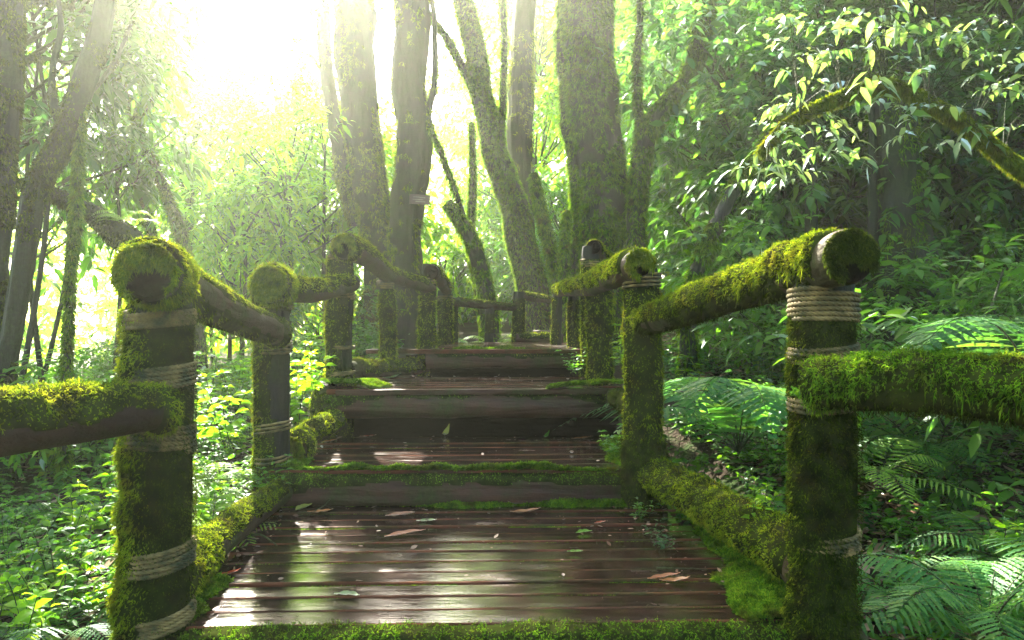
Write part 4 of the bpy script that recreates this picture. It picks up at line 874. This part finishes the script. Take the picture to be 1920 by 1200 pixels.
# wooden sign on the trunk
SG = thing('wooden_sign', 'small brown wooden sign board with pale writing nailed to a hazy trunk', 'sign', W(787, 374, 8.25))
def board(root, name, cx, cz, w, h, t, mat, rot=0, y=0.):
    c, s_ = math.cos(rot), math.sin(rot); V = []
    for yy in (-t/2, t/2):
        for a, b in ((-1, -1), (1, -1), (1, 1), (-1, 1)):
            V.append([cx+c*a*w/2-s_*b*h/2, y+yy, cz+s_*a*w/2+c*b*h/2])
    mb = MB(); mb.add(V, [[0, 1, 2, 3], [7, 6, 5, 4], [0, 4, 5, 1], [1, 5, 6, 2], [2, 6, 7, 3], [3, 7, 4, 0]]); return mb.build(name, M[mat], root, False)
board(SG, 'board', 0, 0, .25, .115, .02, 'sign', -.06)
for a, b, w in ((-.03, .028, .10), (.035, .020, .07), (-.02, -.002, .13), (.01, -.028, .12)): board(SG, 'lettering_line', a, b, w, .010, .004, 'sign_paint', -.06, -.0125)

# ------------------------------------------------------------------ leafy trees filling the forest
def leafy(name, label, group, px, d, py, mesh, s, cat='tree', sz=None, trunk_r=.05, seed=0, mat='bark'):
    """thin trunk with a crown whose centre shows near px,py at d"""
    c = W(px, py, d); g = float(gz(c[0], c[1])); top = c[2]+.5*s
    r = thing(name, label, cat, (c[0], c[1], g), group)
    rs = np.random.default_rng(seed); lean = rs.normal(size=2)*.12
    P = smooth_path([np.array([0, 0, -.2]), np.array([lean[0], lean[1], (top-g)*.5]), np.array([lean[0]*.3, 0, top-g])], 22)
    tb = Tube(P, np.linspace(trunk_r, trunk_r*.35, 22), 9, .12, 5, seed); mb = MB(); tb.into(mb, 0, (False, True), 0); mb.build('trunk', M[mat], r)
    o = bpy.data.objects.new('crown', mesh); C.objects.link(o); o.parent = r
    o.location = (0, 0, c[2]-g); o.rotation_euler = (0, 0, rs.uniform(0, 6.28)); o.scale = (s, s, sz or s*rs.uniform(.9, 1.15))
    return r
GR = 'leafy forest trees packed above the right railing'
LBR = 'dense dark green leafy tree in the thicket filling the upper right'
for k, (px, d, py, ms, s) in enumerate([
    (1330, 11.5, 120, 'a', 1.15), (1360, 9.0, 340, 'a', .95), (1290, 10.6, 430, 'e', 1.0), (1400, 9.5, 60, 'a', 1.2), (1460, 7.0, 400, 'c', .85), (1400, 7.6, 250, 'b', .95),
    (1520, 8.0, 130, 'c', 1.1), (1600, 6.9, 330, 'b', .9), (1660, 8.2, 60, 'b', 1.2), (1740, 6.6, 260, 'c', .9), (1800, 7.6, 90, 'b', 1.1), (1890, 6.4, 380, 'b', .85), (1900, 7.2, 160, 'c', 1.0),
    (1560, 9.8, 470, 'c', 1.1), (1440, 10.5, 480, 'a', 1.2), (1800, 9.5, 470, 'c', 1.2), (1970, 8.5, 450, 'b', 1.2), (1980, 6.2, 60, 'c', 1.1), (1340, 11.8, 480, 'd', 1.2),
    (1350, 10.6, -100, 'a', 1.25)]):
    leafy('leafy_tree', LBR, GR, px, d, py, K[ms], s, seed=400+k, trunk_r=.045)
GC = 'bright leafy trees seen between the central trunks'
LBC = 'bright yellow green leafy tree seen between the central trunks'
for k, (px, d, py, ms, s) in enumerate([(1010, 14, 300, 'd', 1.1), (1230, 14, 120, 'd', 1.2), (1010, 15, 80, 'd', 1.2), (930, 15, 480, 'a', 1.1), (840, 14, 520, 'd', .95), (1060, 12, 480, 'a', .9), (1200, 12, 520, 'a', 1.1), (950, 18, 200, 'd', 1.3), (1080, 20, -20, 'd', 1.5)]):
    leafy('leafy_tree', LBC, GC, px, d, py, K[ms], s, seed=440+k, trunk_r=.05)
GL = 'hazy leafy trees behind the left railing'
LBL = 'hazy light green leafy tree glowing behind the left railing'
for k, (px, d, py, ms, s) in enumerate([(450, 9.5, 400, 'i', .9), (540, 9.5, 350, 'i', 1.0), (610, 10.5, 310, 'i', 1.0), (330, 14, 190, 'i', 1.2), (450, 17, 110, 'i', 1.4), (430, 11.5, 480, 'd', 1.0), (620, 12, 500, 'd', 1.1), (520, 12, 250, 'i', 1.1), (400, 12, 300, 'i', 1.2), (660, 13, 330, 'd', 1.2)]):
    leafy('leafy_tree', LBL, GL, px, d, py, K[ms], s, seed=460+k, trunk_r=.04)
GF = 'dark leafy trees crowding the left edge'
LBF = 'shaded leafy tree with fine dark leaves crowding the upper left edge'
for k, (px, d, py, ms, s) in enumerate([(90, 6.5, 120, 'e', 1.0), (60, 7.4, 230, 'e', 1.1), (210, 7.0, 300, 'e', .55), (20, 6.2, -40, 'b', 1.0), (120, 8.5, 40, 'e', 1.1)]):
    leafy('leafy_tree', LBF, GF, px, d, py, K[ms], s, seed=480+k, trunk_r=.03, mat='bark_dark')

# far forest that reads as one mass: leaves on the far hillside all round
def far_forest():
    mb = MB(); n = 13000
    az = np.radians(rng.uniform(-62, 62, n)); d = 16+26*rng.random(n)**1.2
    lo = (az > math.radians(-36)) & (az < math.radians(4)) & (np.arange(n) % 3 > 0); d[lo] = 27+22*rng.random(lo.sum())
    x, y = d*np.sin(az), d*np.cos(az); g = gz(x, y, False)
    azd = np.degrees(az)
    topel = np.interp(azd, [-62, -36, -30, -24, -20, -10, -4, 3, 10, 62], [22, 18, 3, 5, 8, 10, 11, 14, 20, 34])
    topel = np.where(lo, np.interp(azd, [-36, -28, -22, -14, -6, 4], [12, 9, 11, 14, 16, 20]), topel)
    topz = CAMZ+d*np.tan(np.radians(topel)); z = g+(topz-g)*rng.random(n)**.8
    P = np.stack([x, y, z], -1); cl = fbm(P, .35, 77, 3)
    P = P[(cl > .47)]; n = len(P)
    D = unit(rng.normal(size=(n, 3))+[0, -.3, -.1])
    sprays(mb, P, D, .9*(.6+.8*rng.random(n)), 12, .30, .15, cheap=True, droop=.3, spread=1.2, twig=.012)
    tag(mb.build('distant_forest', [M['leaf_bright'], M['bark']]), 'far green forest of the valley side glowing behind all the nearer trees', kind='stuff')
far_forest()

def canopy():  # leaves overhead and behind the camera, mostly unseen, added to cut sky light
    mb = MB(); n = 11000
    x = rng.uniform(-16, 18, n); y = rng.uniform(-13, 9, n); z = rng.uniform(7.2, 9.5, n)
    k = rng.random(n) < .40; y[k] = rng.uniform(-13, -7, k.sum()); x[k] *= 1.3; z[k] = gz(x[k], y[k])+rng.uniform(0, 8, k.sum())
    k = rng.random(n) < .16; x[k] = np.sign(x[k])*rng.uniform(13, 18, k.sum()); z[k] = gz(x[k], y[k])+rng.uniform(0, 8, k.sum())
    e = rng.random(n) < .22; x[e] = rng.uniform(5, 18, e.sum()); y[e] = rng.uniform(8, 20, e.sum()); z[e] = rng.uniform(7.0, 10, e.sum())
    P = np.stack([x, y, z], -1); P = P[fbm(P, .5, 31, 3) > .40]; n = len(P)
    D = unit(rng.normal(size=(n, 3))*[1, 1, .4]); sprays(mb, P, D, .8*(.6+.8*rng.random(n)), 12, .26, .13, cheap=True, spread=1.2, twig=.01)
    tag(mb.build('shade_canopy', [M['leaf_dark'], M['bark']]), 'dark leafy canopy added overhead and behind the viewer to block sky light, its edge at the top right', kind='stuff')
canopy()

# ------------------------------------------------------------------ undergrowth
FN = [fern_mesh('fern', 11, .95, [M['fern'], M['twig']], 501, (.55, 1.1)), fern_mesh('fern', 9, .75, [M['fern'], M['twig']], 502, (.2, .8), npin=20, npl=1), fern_mesh('fern', 10, .6, [M['fern_bright'], M['twig']], 503, (.3, 1.0), npin=18, npl=1)]
HB = [herb_mesh('herb', 7, .45, 6, .085, .036, [M['leaf'], M['twig']], 511), herb_mesh('herb', 9, .35, 6, .06, .026, [M['leaf_dark'], M['twig']], 512), herb_mesh('herb', 6, .5, 5, .10, .045, [M['leaf_bright'], M['twig']], 513), herb_mesh('herb', 8, .3, 5, .07, .032, [M['leaf'], M['twig']], 514)]
def plant(name, mesh, label, cat, loc, s, rz, group=None, tilt=(0, 0)):
    o = bpy.data.objects.new(name, mesh); C.objects.link(o); o.location = [float(v) for v in loc]; o.scale = (s, s, s); o.rotation_euler = (tilt[0], tilt[1], rz)
    return tag(o, label, cat, group)
def onground(px, py, d):
    p = W(px, py, d); return (p[0], p[1], float(gz(p[0], p[1])))
# single ferns one can point at
def fern_at(label, px, pyc, d, k, s, rz=0, lift=None, tilt=(0, 0), group=None):
    c = W(px, pyc, d); z = float(gz(c[0], c[1])) if lift is None else lift
    plant('fern', FN[k], label, 'fern', (c[0], c[1], z), s, rz, group, tilt)
fern_at('big feathery green fern filling the gap between the two right posts', 1385, 800, 3.7, 0, 1.2, .4, zpx(850, 3.7))
fern_at('broad fern fronds reaching in from the right edge above the mossy rail', 1960, 690, 3.0, 0, 1.25, 2.2, zpx(760, 3.0))
fern_at('fern with upright fronds just right of the thick right post, above the rail', 1665, 640, 3.3, 1, .85, .9, zpx(740, 3.3))
fern_at('fern arching behind the right rail in the middle of the shade', 1780, 640, 3.9, 1, 1.0, 2.0, zpx(760, 3.9))
fern_at('large dark fern in the lower right corner', 1850, 1180, 2.1, 0, .62, 1.2, zpx(1190, 2.1))
fern_at('flat spreading fern at mid height on the right edge', 1900, 980, 2.6, 1, .9, .3, zpx(1060, 2.6))
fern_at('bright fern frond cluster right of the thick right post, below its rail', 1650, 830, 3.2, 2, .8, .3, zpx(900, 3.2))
fern_at('fern peeping out behind the lower part of the thick right post', 1450, 880, 2.9, 1, .6, 1.2, zpx(990, 2.9))
fern_at('dark fern low beside the foot of the thick right post', 1690, 1090, 2.3, 1, .65, 2.6, zpx(1130, 2.3))
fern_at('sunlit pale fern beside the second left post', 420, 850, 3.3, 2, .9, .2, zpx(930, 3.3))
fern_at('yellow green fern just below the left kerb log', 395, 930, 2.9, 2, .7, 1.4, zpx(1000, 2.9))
fern_at('fern growing on the far bank left of the small log step', 930, 640, 7.6, 2, .9, .4)
fern_at('fern among the far railing posts on the left', 870, 645, 7.9, 1, .8, .4)
fern_at('bright fern perched on the mossy limb above the first left post', 232, 410, 4.5, 2, .42, .4, zpx(420, 4.55))
fern_at('small fern hanging left of the first left post top', 165, 560, 4.4, 2, .36, 2.4, zpx(590, 4.4))
fern_at('fern clump at the bottom left corner', 130, 1180, 2.4, 1, .6, .8, zpx(1200, 2.4))
g3 = np.random.default_rng(77)
FL = 'green fern half hidden in the undergrowth of the slope'
for k in range(34):
    side = 1 if k % 2 else -1; d = g3.uniform(3.2, 9); x = side*g3.uniform(1.5, 1.2+d*.65)
    plant('fern', FN[int(g3.integers(0, 3))], FL, 'fern', (x, d, float(gz(x, d))-.02), g3.uniform(.6, 1.0), g3.uniform(0, 6), 'ferns scattered in the undergrowth', (g3.normal()*.1, g3.normal()*.1))
HL_ = 'small leafy plant in the thick undergrowth beside the boardwalk'
nn = 0
while nn < 300:
    side = -1 if g3.random() < .5 else 1; d = g3.uniform(1.9, 7.5); x = side*g3.uniform(1.40 if side < 0 or d < 2.9 else .98, 1.5+d*.72)
    if abs(x)/d > .85: continue
    k = int(g3.integers(0, 4)) if side > 0 else int(g3.choice([0, 2, 3, 0, 2]))
    if side > 0 and k == 2 and g3.random() < .7: k = 1
    plant('seedling', HB[k], HL_, 'plant', (x, d, float(gz(x, d))-.02), g3.uniform(.5, 1.15)*(1.25 if d > 4 else .85), g3.uniform(0, 6), 'small plants of the undergrowth', (g3.normal()*.15, g3.normal()*.15)); nn += 1
# bushes lifting the undergrowth on both sides
for k in range(26):
    side = -1 if k % 2 else 1; d = g3.uniform(3.6, 9.5); x = side*g3.uniform(1.9+.05*d, 1.6+d*.7); h = g3.uniform(.55, .95)
    if side < 0: h *= .75
    r = thing('leafy_bush', 'low round leafy bush filling the slope behind the railings', 'bush', (x, d, float(gz(x, d))), 'low bushes on the slopes')
    mb = MB(); mb2 = np.array([[0, 0, -.1]]*4); sticks(mb, mb2, np.array([[.3, .1, .5], [-.3, .1, .5], [.1, -.3, .6], [0, .2, .7]])*h, .012, 0); mb.build('stem', M['twig'], r)
    o = bpy.data.objects.new('foliage', K['h'] if k % 3 else K['e']); C.objects.link(o); o.parent = r; o.location = (0, 0, h*.6); o.scale = (h, h, h*.75); o.rotation_euler = (0, 0, g3.uniform(0, 6))
def ground_cover():
    mb = MB(); n = 26000
    d = 1.6+10*rng.random(n)**1.4; x = np.where(rng.random(n) < .5, -1, 1)*(1.25+rng.random(n)*(d*.8+.3)); P = np.stack([x, d, gz(x, d)+.16*rng.random(n)**2], -1)
    k = fbm(P, 1.5, 909, 3) > np.where(x > 0, .47, .40); P = P[k]; n = len(P)
    a = rng.uniform(0, 6.28, n); D = unit(np.stack([np.cos(a), np.sin(a), .2+.5*rng.random(n)], -1))
    for q in range(3):
        D2 = unit(D+rng.normal(size=D.shape)*.8*[1, 1, .4]); leaves(mb, P, D2, .05*(.5+rng.random(n)), .024, 0, droop=.3)
    tag(mb.build('ground_cover', M['leaf']), 'low creeping leaves carpeting the forest floor', kind='stuff')
    mb = MB(); n = 14000
    d = 1.6+9*rng.random(n)**1.3; x = np.where(rng.random(n) < .25, -1, 1)*(1.3+rng.random(n)*(d*.7+.3)); P = np.stack([x, d, gz(x, d)+.012+.02*rng.random(n)], -1)
    a = rng.uniform(0, 6.28, n); D = np.stack([np.cos(a), np.sin(a), rng.normal(size=n)*.15], -1)
    leaves(mb, P, unit(D), .07*(.5+rng.random(n)), .035, 0, droop=-.1)
    tag(mb.build('leaf_litter', M['litter']), 'brown dead leaves littering the forest floor', kind='stuff')
ground_cover()

# ------------------------------------------------------------------ haze
def haze_box():
    x0, x1, y0, y1, z0, z1 = -158, 158, -158, 166, -7.5, 17.5
    mb = MB(); V = [[x, y, z] for z in (z0, z1) for x, y in ((x0, y0), (x1, y0), (x1, y1), (x0, y1))]
    mb.add(V, [[3, 2, 1, 0], [4, 5, 6, 7], [0, 1, 5, 4], [1, 2, 6, 5], [2, 3, 7, 6], [3, 0, 4, 7]])
    m, nt, out = newmat('haze'); pv = nt.nodes.new("ShaderNodeVolumePrincipled")
    pv.inputs['Color'].default_value = (.95, 1.0, .80, 1); pv.inputs['Density'].default_value = HAZE_DENSITY; pv.inputs['Anisotropy'].default_value = HAZE_G
    nt.links.new(pv.outputs[0], out.inputs['Volume'])
    tag(mb.build('haze', m, None, False), 'sunlit morning mist hanging through the forest', kind='stuff')
haze_box()

# ------------------------------------------------------------------ fallen leaves, twigs and small plants on the boards
def deck_leaf(label, px, py, z, L, wd, rz, mat, curl=.25, name='fallen_leaf', cat='leaf'):
    d = (CAMZ-z)*F/(py-600); p = W(px, py, d); n = 9
    t = np.linspace(0, 1, n); w = wd*np.sin(np.pi*np.clip(t, .02, .98))**.8*(1-.25*t); c, s_ = math.cos(rz), math.sin(rz)
    V = []
    for k in range(n):
        zz = curl*L*(t[k]-.35)**2+.004; x = (t[k]-.5)*L; sd = .10*L*math.sin(t[k]*3)
        for e in (-1, -.5, 0, .5, 1):
            y = e*w[k]*.5+sd; V.append([c*x-s_*y, s_*x+c*y, zz+abs(e)*w[k]*.22+.002*math.sin(k*2+e*3)])
    i = np.arange(n-1)[:, None]*5; j = np.arange(4)[None]; mb = MB(); mb.add(V, np.stack([i+j, i+5+j, i+6+j, i+j+1], -1).reshape(-1, 4))
    sticks(mb, np.array([[-.5*L*c, -.5*L*s_, .004]]), np.array([[-.72*L*c, -.72*L*s_, .008]]), .0012)
    o = mb.build(name, [M[mat], M['twig']]); o.location = (p[0], d, z+.006); return tag(o, label, cat)
M['red_leaf'] = leaf_mat('red_leaf', [(.22, .035, .015), (.30, .06, .02)], .25, 1, .3)
M['orange_leaf'] = leaf_mat('orange_leaf', [(.30, .11, .03), (.36, .15, .05)], .25, 1, .3)
M['yellow_leaf'] = leaf_mat('yellow_leaf', [(.30, .28, .05), (.34, .33, .08)], .35, 1, .35)
for a in [
    ('crumpled rusty leaf left of centre near the top of the nearest deck', 750, 972, Z1, .13, .05, .1, 'dead', .3),
    ('long torn red brown leaf lying across the boards left of centre', 760, 1008, Z1, .17, .045, .35, 'dead', .2),
    ('curled orange leaf in front of the middle riser, right of centre', 985, 967, Z1, .14, .05, -.1, 'orange_leaf', .5),
    ('large curled brown leaf standing against the middle riser', 985, 950, Z1, .17, .05, .2, 'dead', 1.0),
    ('green oval leaf on the nearest deck right of centre', 1095, 1003, Z1, .07, .036, .2, 'leaf', .2),
    ('small green leaf low on the right half of the nearest deck', 1078, 1040, Z1, .06, .022, -.2, 'leaf', .3),
    ('pale wet green leaf near the left front of the nearest deck', 650, 1123, Z1, .09, .035, -.3, 'leaf_pale', .2),
    ('orange brown leaf scrap near the right end of the boards', 1265, 1098, Z1, .10, .035, -.2, 'orange_leaf', .6),
    ('torn light brown leaf at the right edge of the boards', 1245, 1090, Z1, .12, .03, .2, 'dead', .3),
    ('small red leaf by the left kerb log near the front', 425, 1085, Z1, .09, .03, .4, 'red_leaf', .5),
    ('light green heart shaped leaf at the left end of the middle riser', 570, 958, Z1, .09, .06, .9, 'yellow_leaf', .4),
    ('pale leaf scrap near the upper left of the nearest deck', 800, 982, Z1, .09, .03, -.1, 'leaf_pale', .3),
    ('tiny red leaf near the right end of the fourth board', 1125, 985, Z1, .05, .02, .2, 'red_leaf', .4),
    ('rust coloured leaf at the left end of the upper boards', 600, 966, Z1, .12, .04, -.1, 'orange_leaf', .4),
    ('yellow leaf standing upright before the tall dark riser', 838, 818, Z2, .09, .045, 1.3, 'yellow_leaf', 1.6),
    ('orange leaf flake at the right of the second step', 1090, 826, Z2, .12, .03, .1, 'orange_leaf', .3),
    ('reddish leaf at the back left of the second step', 690, 822, Z2, .10, .03, 0, 'red_leaf', .3),
    ('green leaf tip near the back right of the second step', 1026, 822, Z2, .07, .03, 1.1, 'leaf', 1.2),
    ('yellow brown leaf at the left edge of the second step', 618, 832, Z2, .10, .035, .5, 'orange_leaf', .4),
    ('brown leaf on the upper deck beside the left kerb log', 700, 713, Z3, .14, .06, .1, 'red_leaf', .5),
    ('pale curled leaf on the upper deck left of centre', 735, 712, Z3, .13, .05, .5, 'leaf_pale', .6),
    ('tiny red leaf in the middle of the upper deck', 783, 706, Z3, .10, .05, .1, 'red_leaf', .8),
    ('orange leaf by the post foot on the upper deck left', 650, 712, Z3, .12, .05, .1, 'orange_leaf', .6)]:
    deck_leaf(*a)
def deck_twig(label, pts, z, r):
    P = []
    for px, py, h in pts:
        d = (CAMZ-z)*F/(py-600); q = W(px, py, d); q[2] = z+h; P.append(q)
    tb = Tube(smooth_path(P, 24), np.linspace(r, r*.4, 24), 7, .2, 30, 3); mb = MB(); tb.into(mb, 0, (True, True), 0)
    root = np.array(P[0]); 
    for v in mb.v: v -= root
    o = mb.build('twig', M['twig']); o.location = root; tag(o, label, 'twig')
deck_twig('crooked brown twig lying by the left kerb log', [(470, 1010, .012), (492, 1018, .03), (520, 1028, .01)], Z1, .006)
deck_twig('thin twig propped against the left end of the middle riser', [(585, 965, .01), (610, 958, .03), (632, 945, .07)], Z1, .004)
deck_twig('thin dark stick near the right edge of the boards', [(1230, 1070, .01), (1270, 1074, .015), (1325, 1072, .01)], Z1, .004)
deck_twig('short stick lying toward the post on the second step', [(1120, 830, .01), (1150, 826, .02), (1190, 822, .01)], Z2, .006)
def sprig(label, px, py, d, mesh, s, rz=0., tilt=(0, 0), name='sprig', cat='plant', group=None):
    p = W(px, py, d); plant(name, mesh, label, cat, p, s, rz, group, tilt)
sprig('sprig of broad green leaves between the right kerb log and the thick post', 1428, 985, 2.32, HB[2], .42, .5)
sprig('leafy sprig growing over the left end of the middle riser', 520, 935, 3.15, HB[0], .55, 1.2)
sprig('green sprig sprouting beside the second right post', 1165, 690, 3.5, HB[2], .6, 2.0)
sprig('small leafy seedlings at the foot of the second right post', 1150, 850, 3.55, HB[3], .6, 2.6)
sprig('glossy dark seedling by the right moss edge of the nearest deck', 1240, 1030, 2.62, HB[1], .35, .3)
sprig('fine leafed seedling on the moss below the middle riser, right', 1205, 975, 3.05, HB[3], .4, .9)
sprig('low seedlings in front of the fourth step on the right', 1085, 700, 4.9, HB[0], .5, .9)
sprig('sprig with long bright leaves behind the second left post', 420, 830, 3.6, HB[2], 1.0, .4)
sprig('bright broad leaved plant right of the second left post', 585, 740, 3.9, HB[2], .8, .8)
sprig('small fern like sprig on the thick right post', 1500, 740, 1.86, HB[3], .22, .1, (1.2, 0))

def debris():
    mb = MB()
    for (y0, y1, z, n) in ((1.99, 3.2, Z1, 380), (3.3, 4.15, Z2, 160), (4.2, 5.05, Z3, 140)):
        y = y0+(y1-y0)*np.maximum(rng.random(n), rng.random(n)); x = EDGE_L(y)+.05+(EDGE_R(y)-EDGE_L(y)-.1)*rng.random(n)
        e = rng.random(n) < .45; x[e] = np.where(rng.random(e.sum()) < .5, EDGE_L(y[e])+.12*rng.random(e.sum()), EDGE_R(y[e])-.25*rng.random(e.sum()))
        P = np.stack([x, y, np.full(n, z+.012)], -1); a = rng.uniform(0, 6.28, n); D = np.stack([np.cos(a), np.sin(a)*.6, rng.normal(size=n)*.06], -1)
        L = .008+.035*rng.random(n)**2.5; k = rng.random(n) < .5
        sticks(mb, P[k], P[k]+D[k]*L[k][:, None], .0012, 1); leaves(mb, P[~k], unit(D[~k]), L[~k]*.8, L[~k]*.4, 0, droop=-.1)
    tag(mb.build('deck_litter', [M['litter'], M['twig']]), 'tiny bits of bark, leaf and twig strewn over the wet boards', kind='stuff')
debris()

for q, (px, py, d, k, sc, lb) in enumerate([(1275, 870, 3.35, 3, .9, 'low leafy plant behind the upper end of the right kerb log'), (1330, 880, 3.1, 1, .9, 'dark leafy plant behind the middle of the right kerb log'), (1268, 800, 3.8, 0, 1.0, 'leafy plant in the gap just right of the second right post'), (1385, 930, 2.8, 0, .7, 'small plant leaning over the right kerb log')]):
    c = W(px, py, d); plant('seedling', HB[k], lb, 'plant', (c[0], c[1], float(gz(c[0], c[1]))-.02), sc, q*1.7)
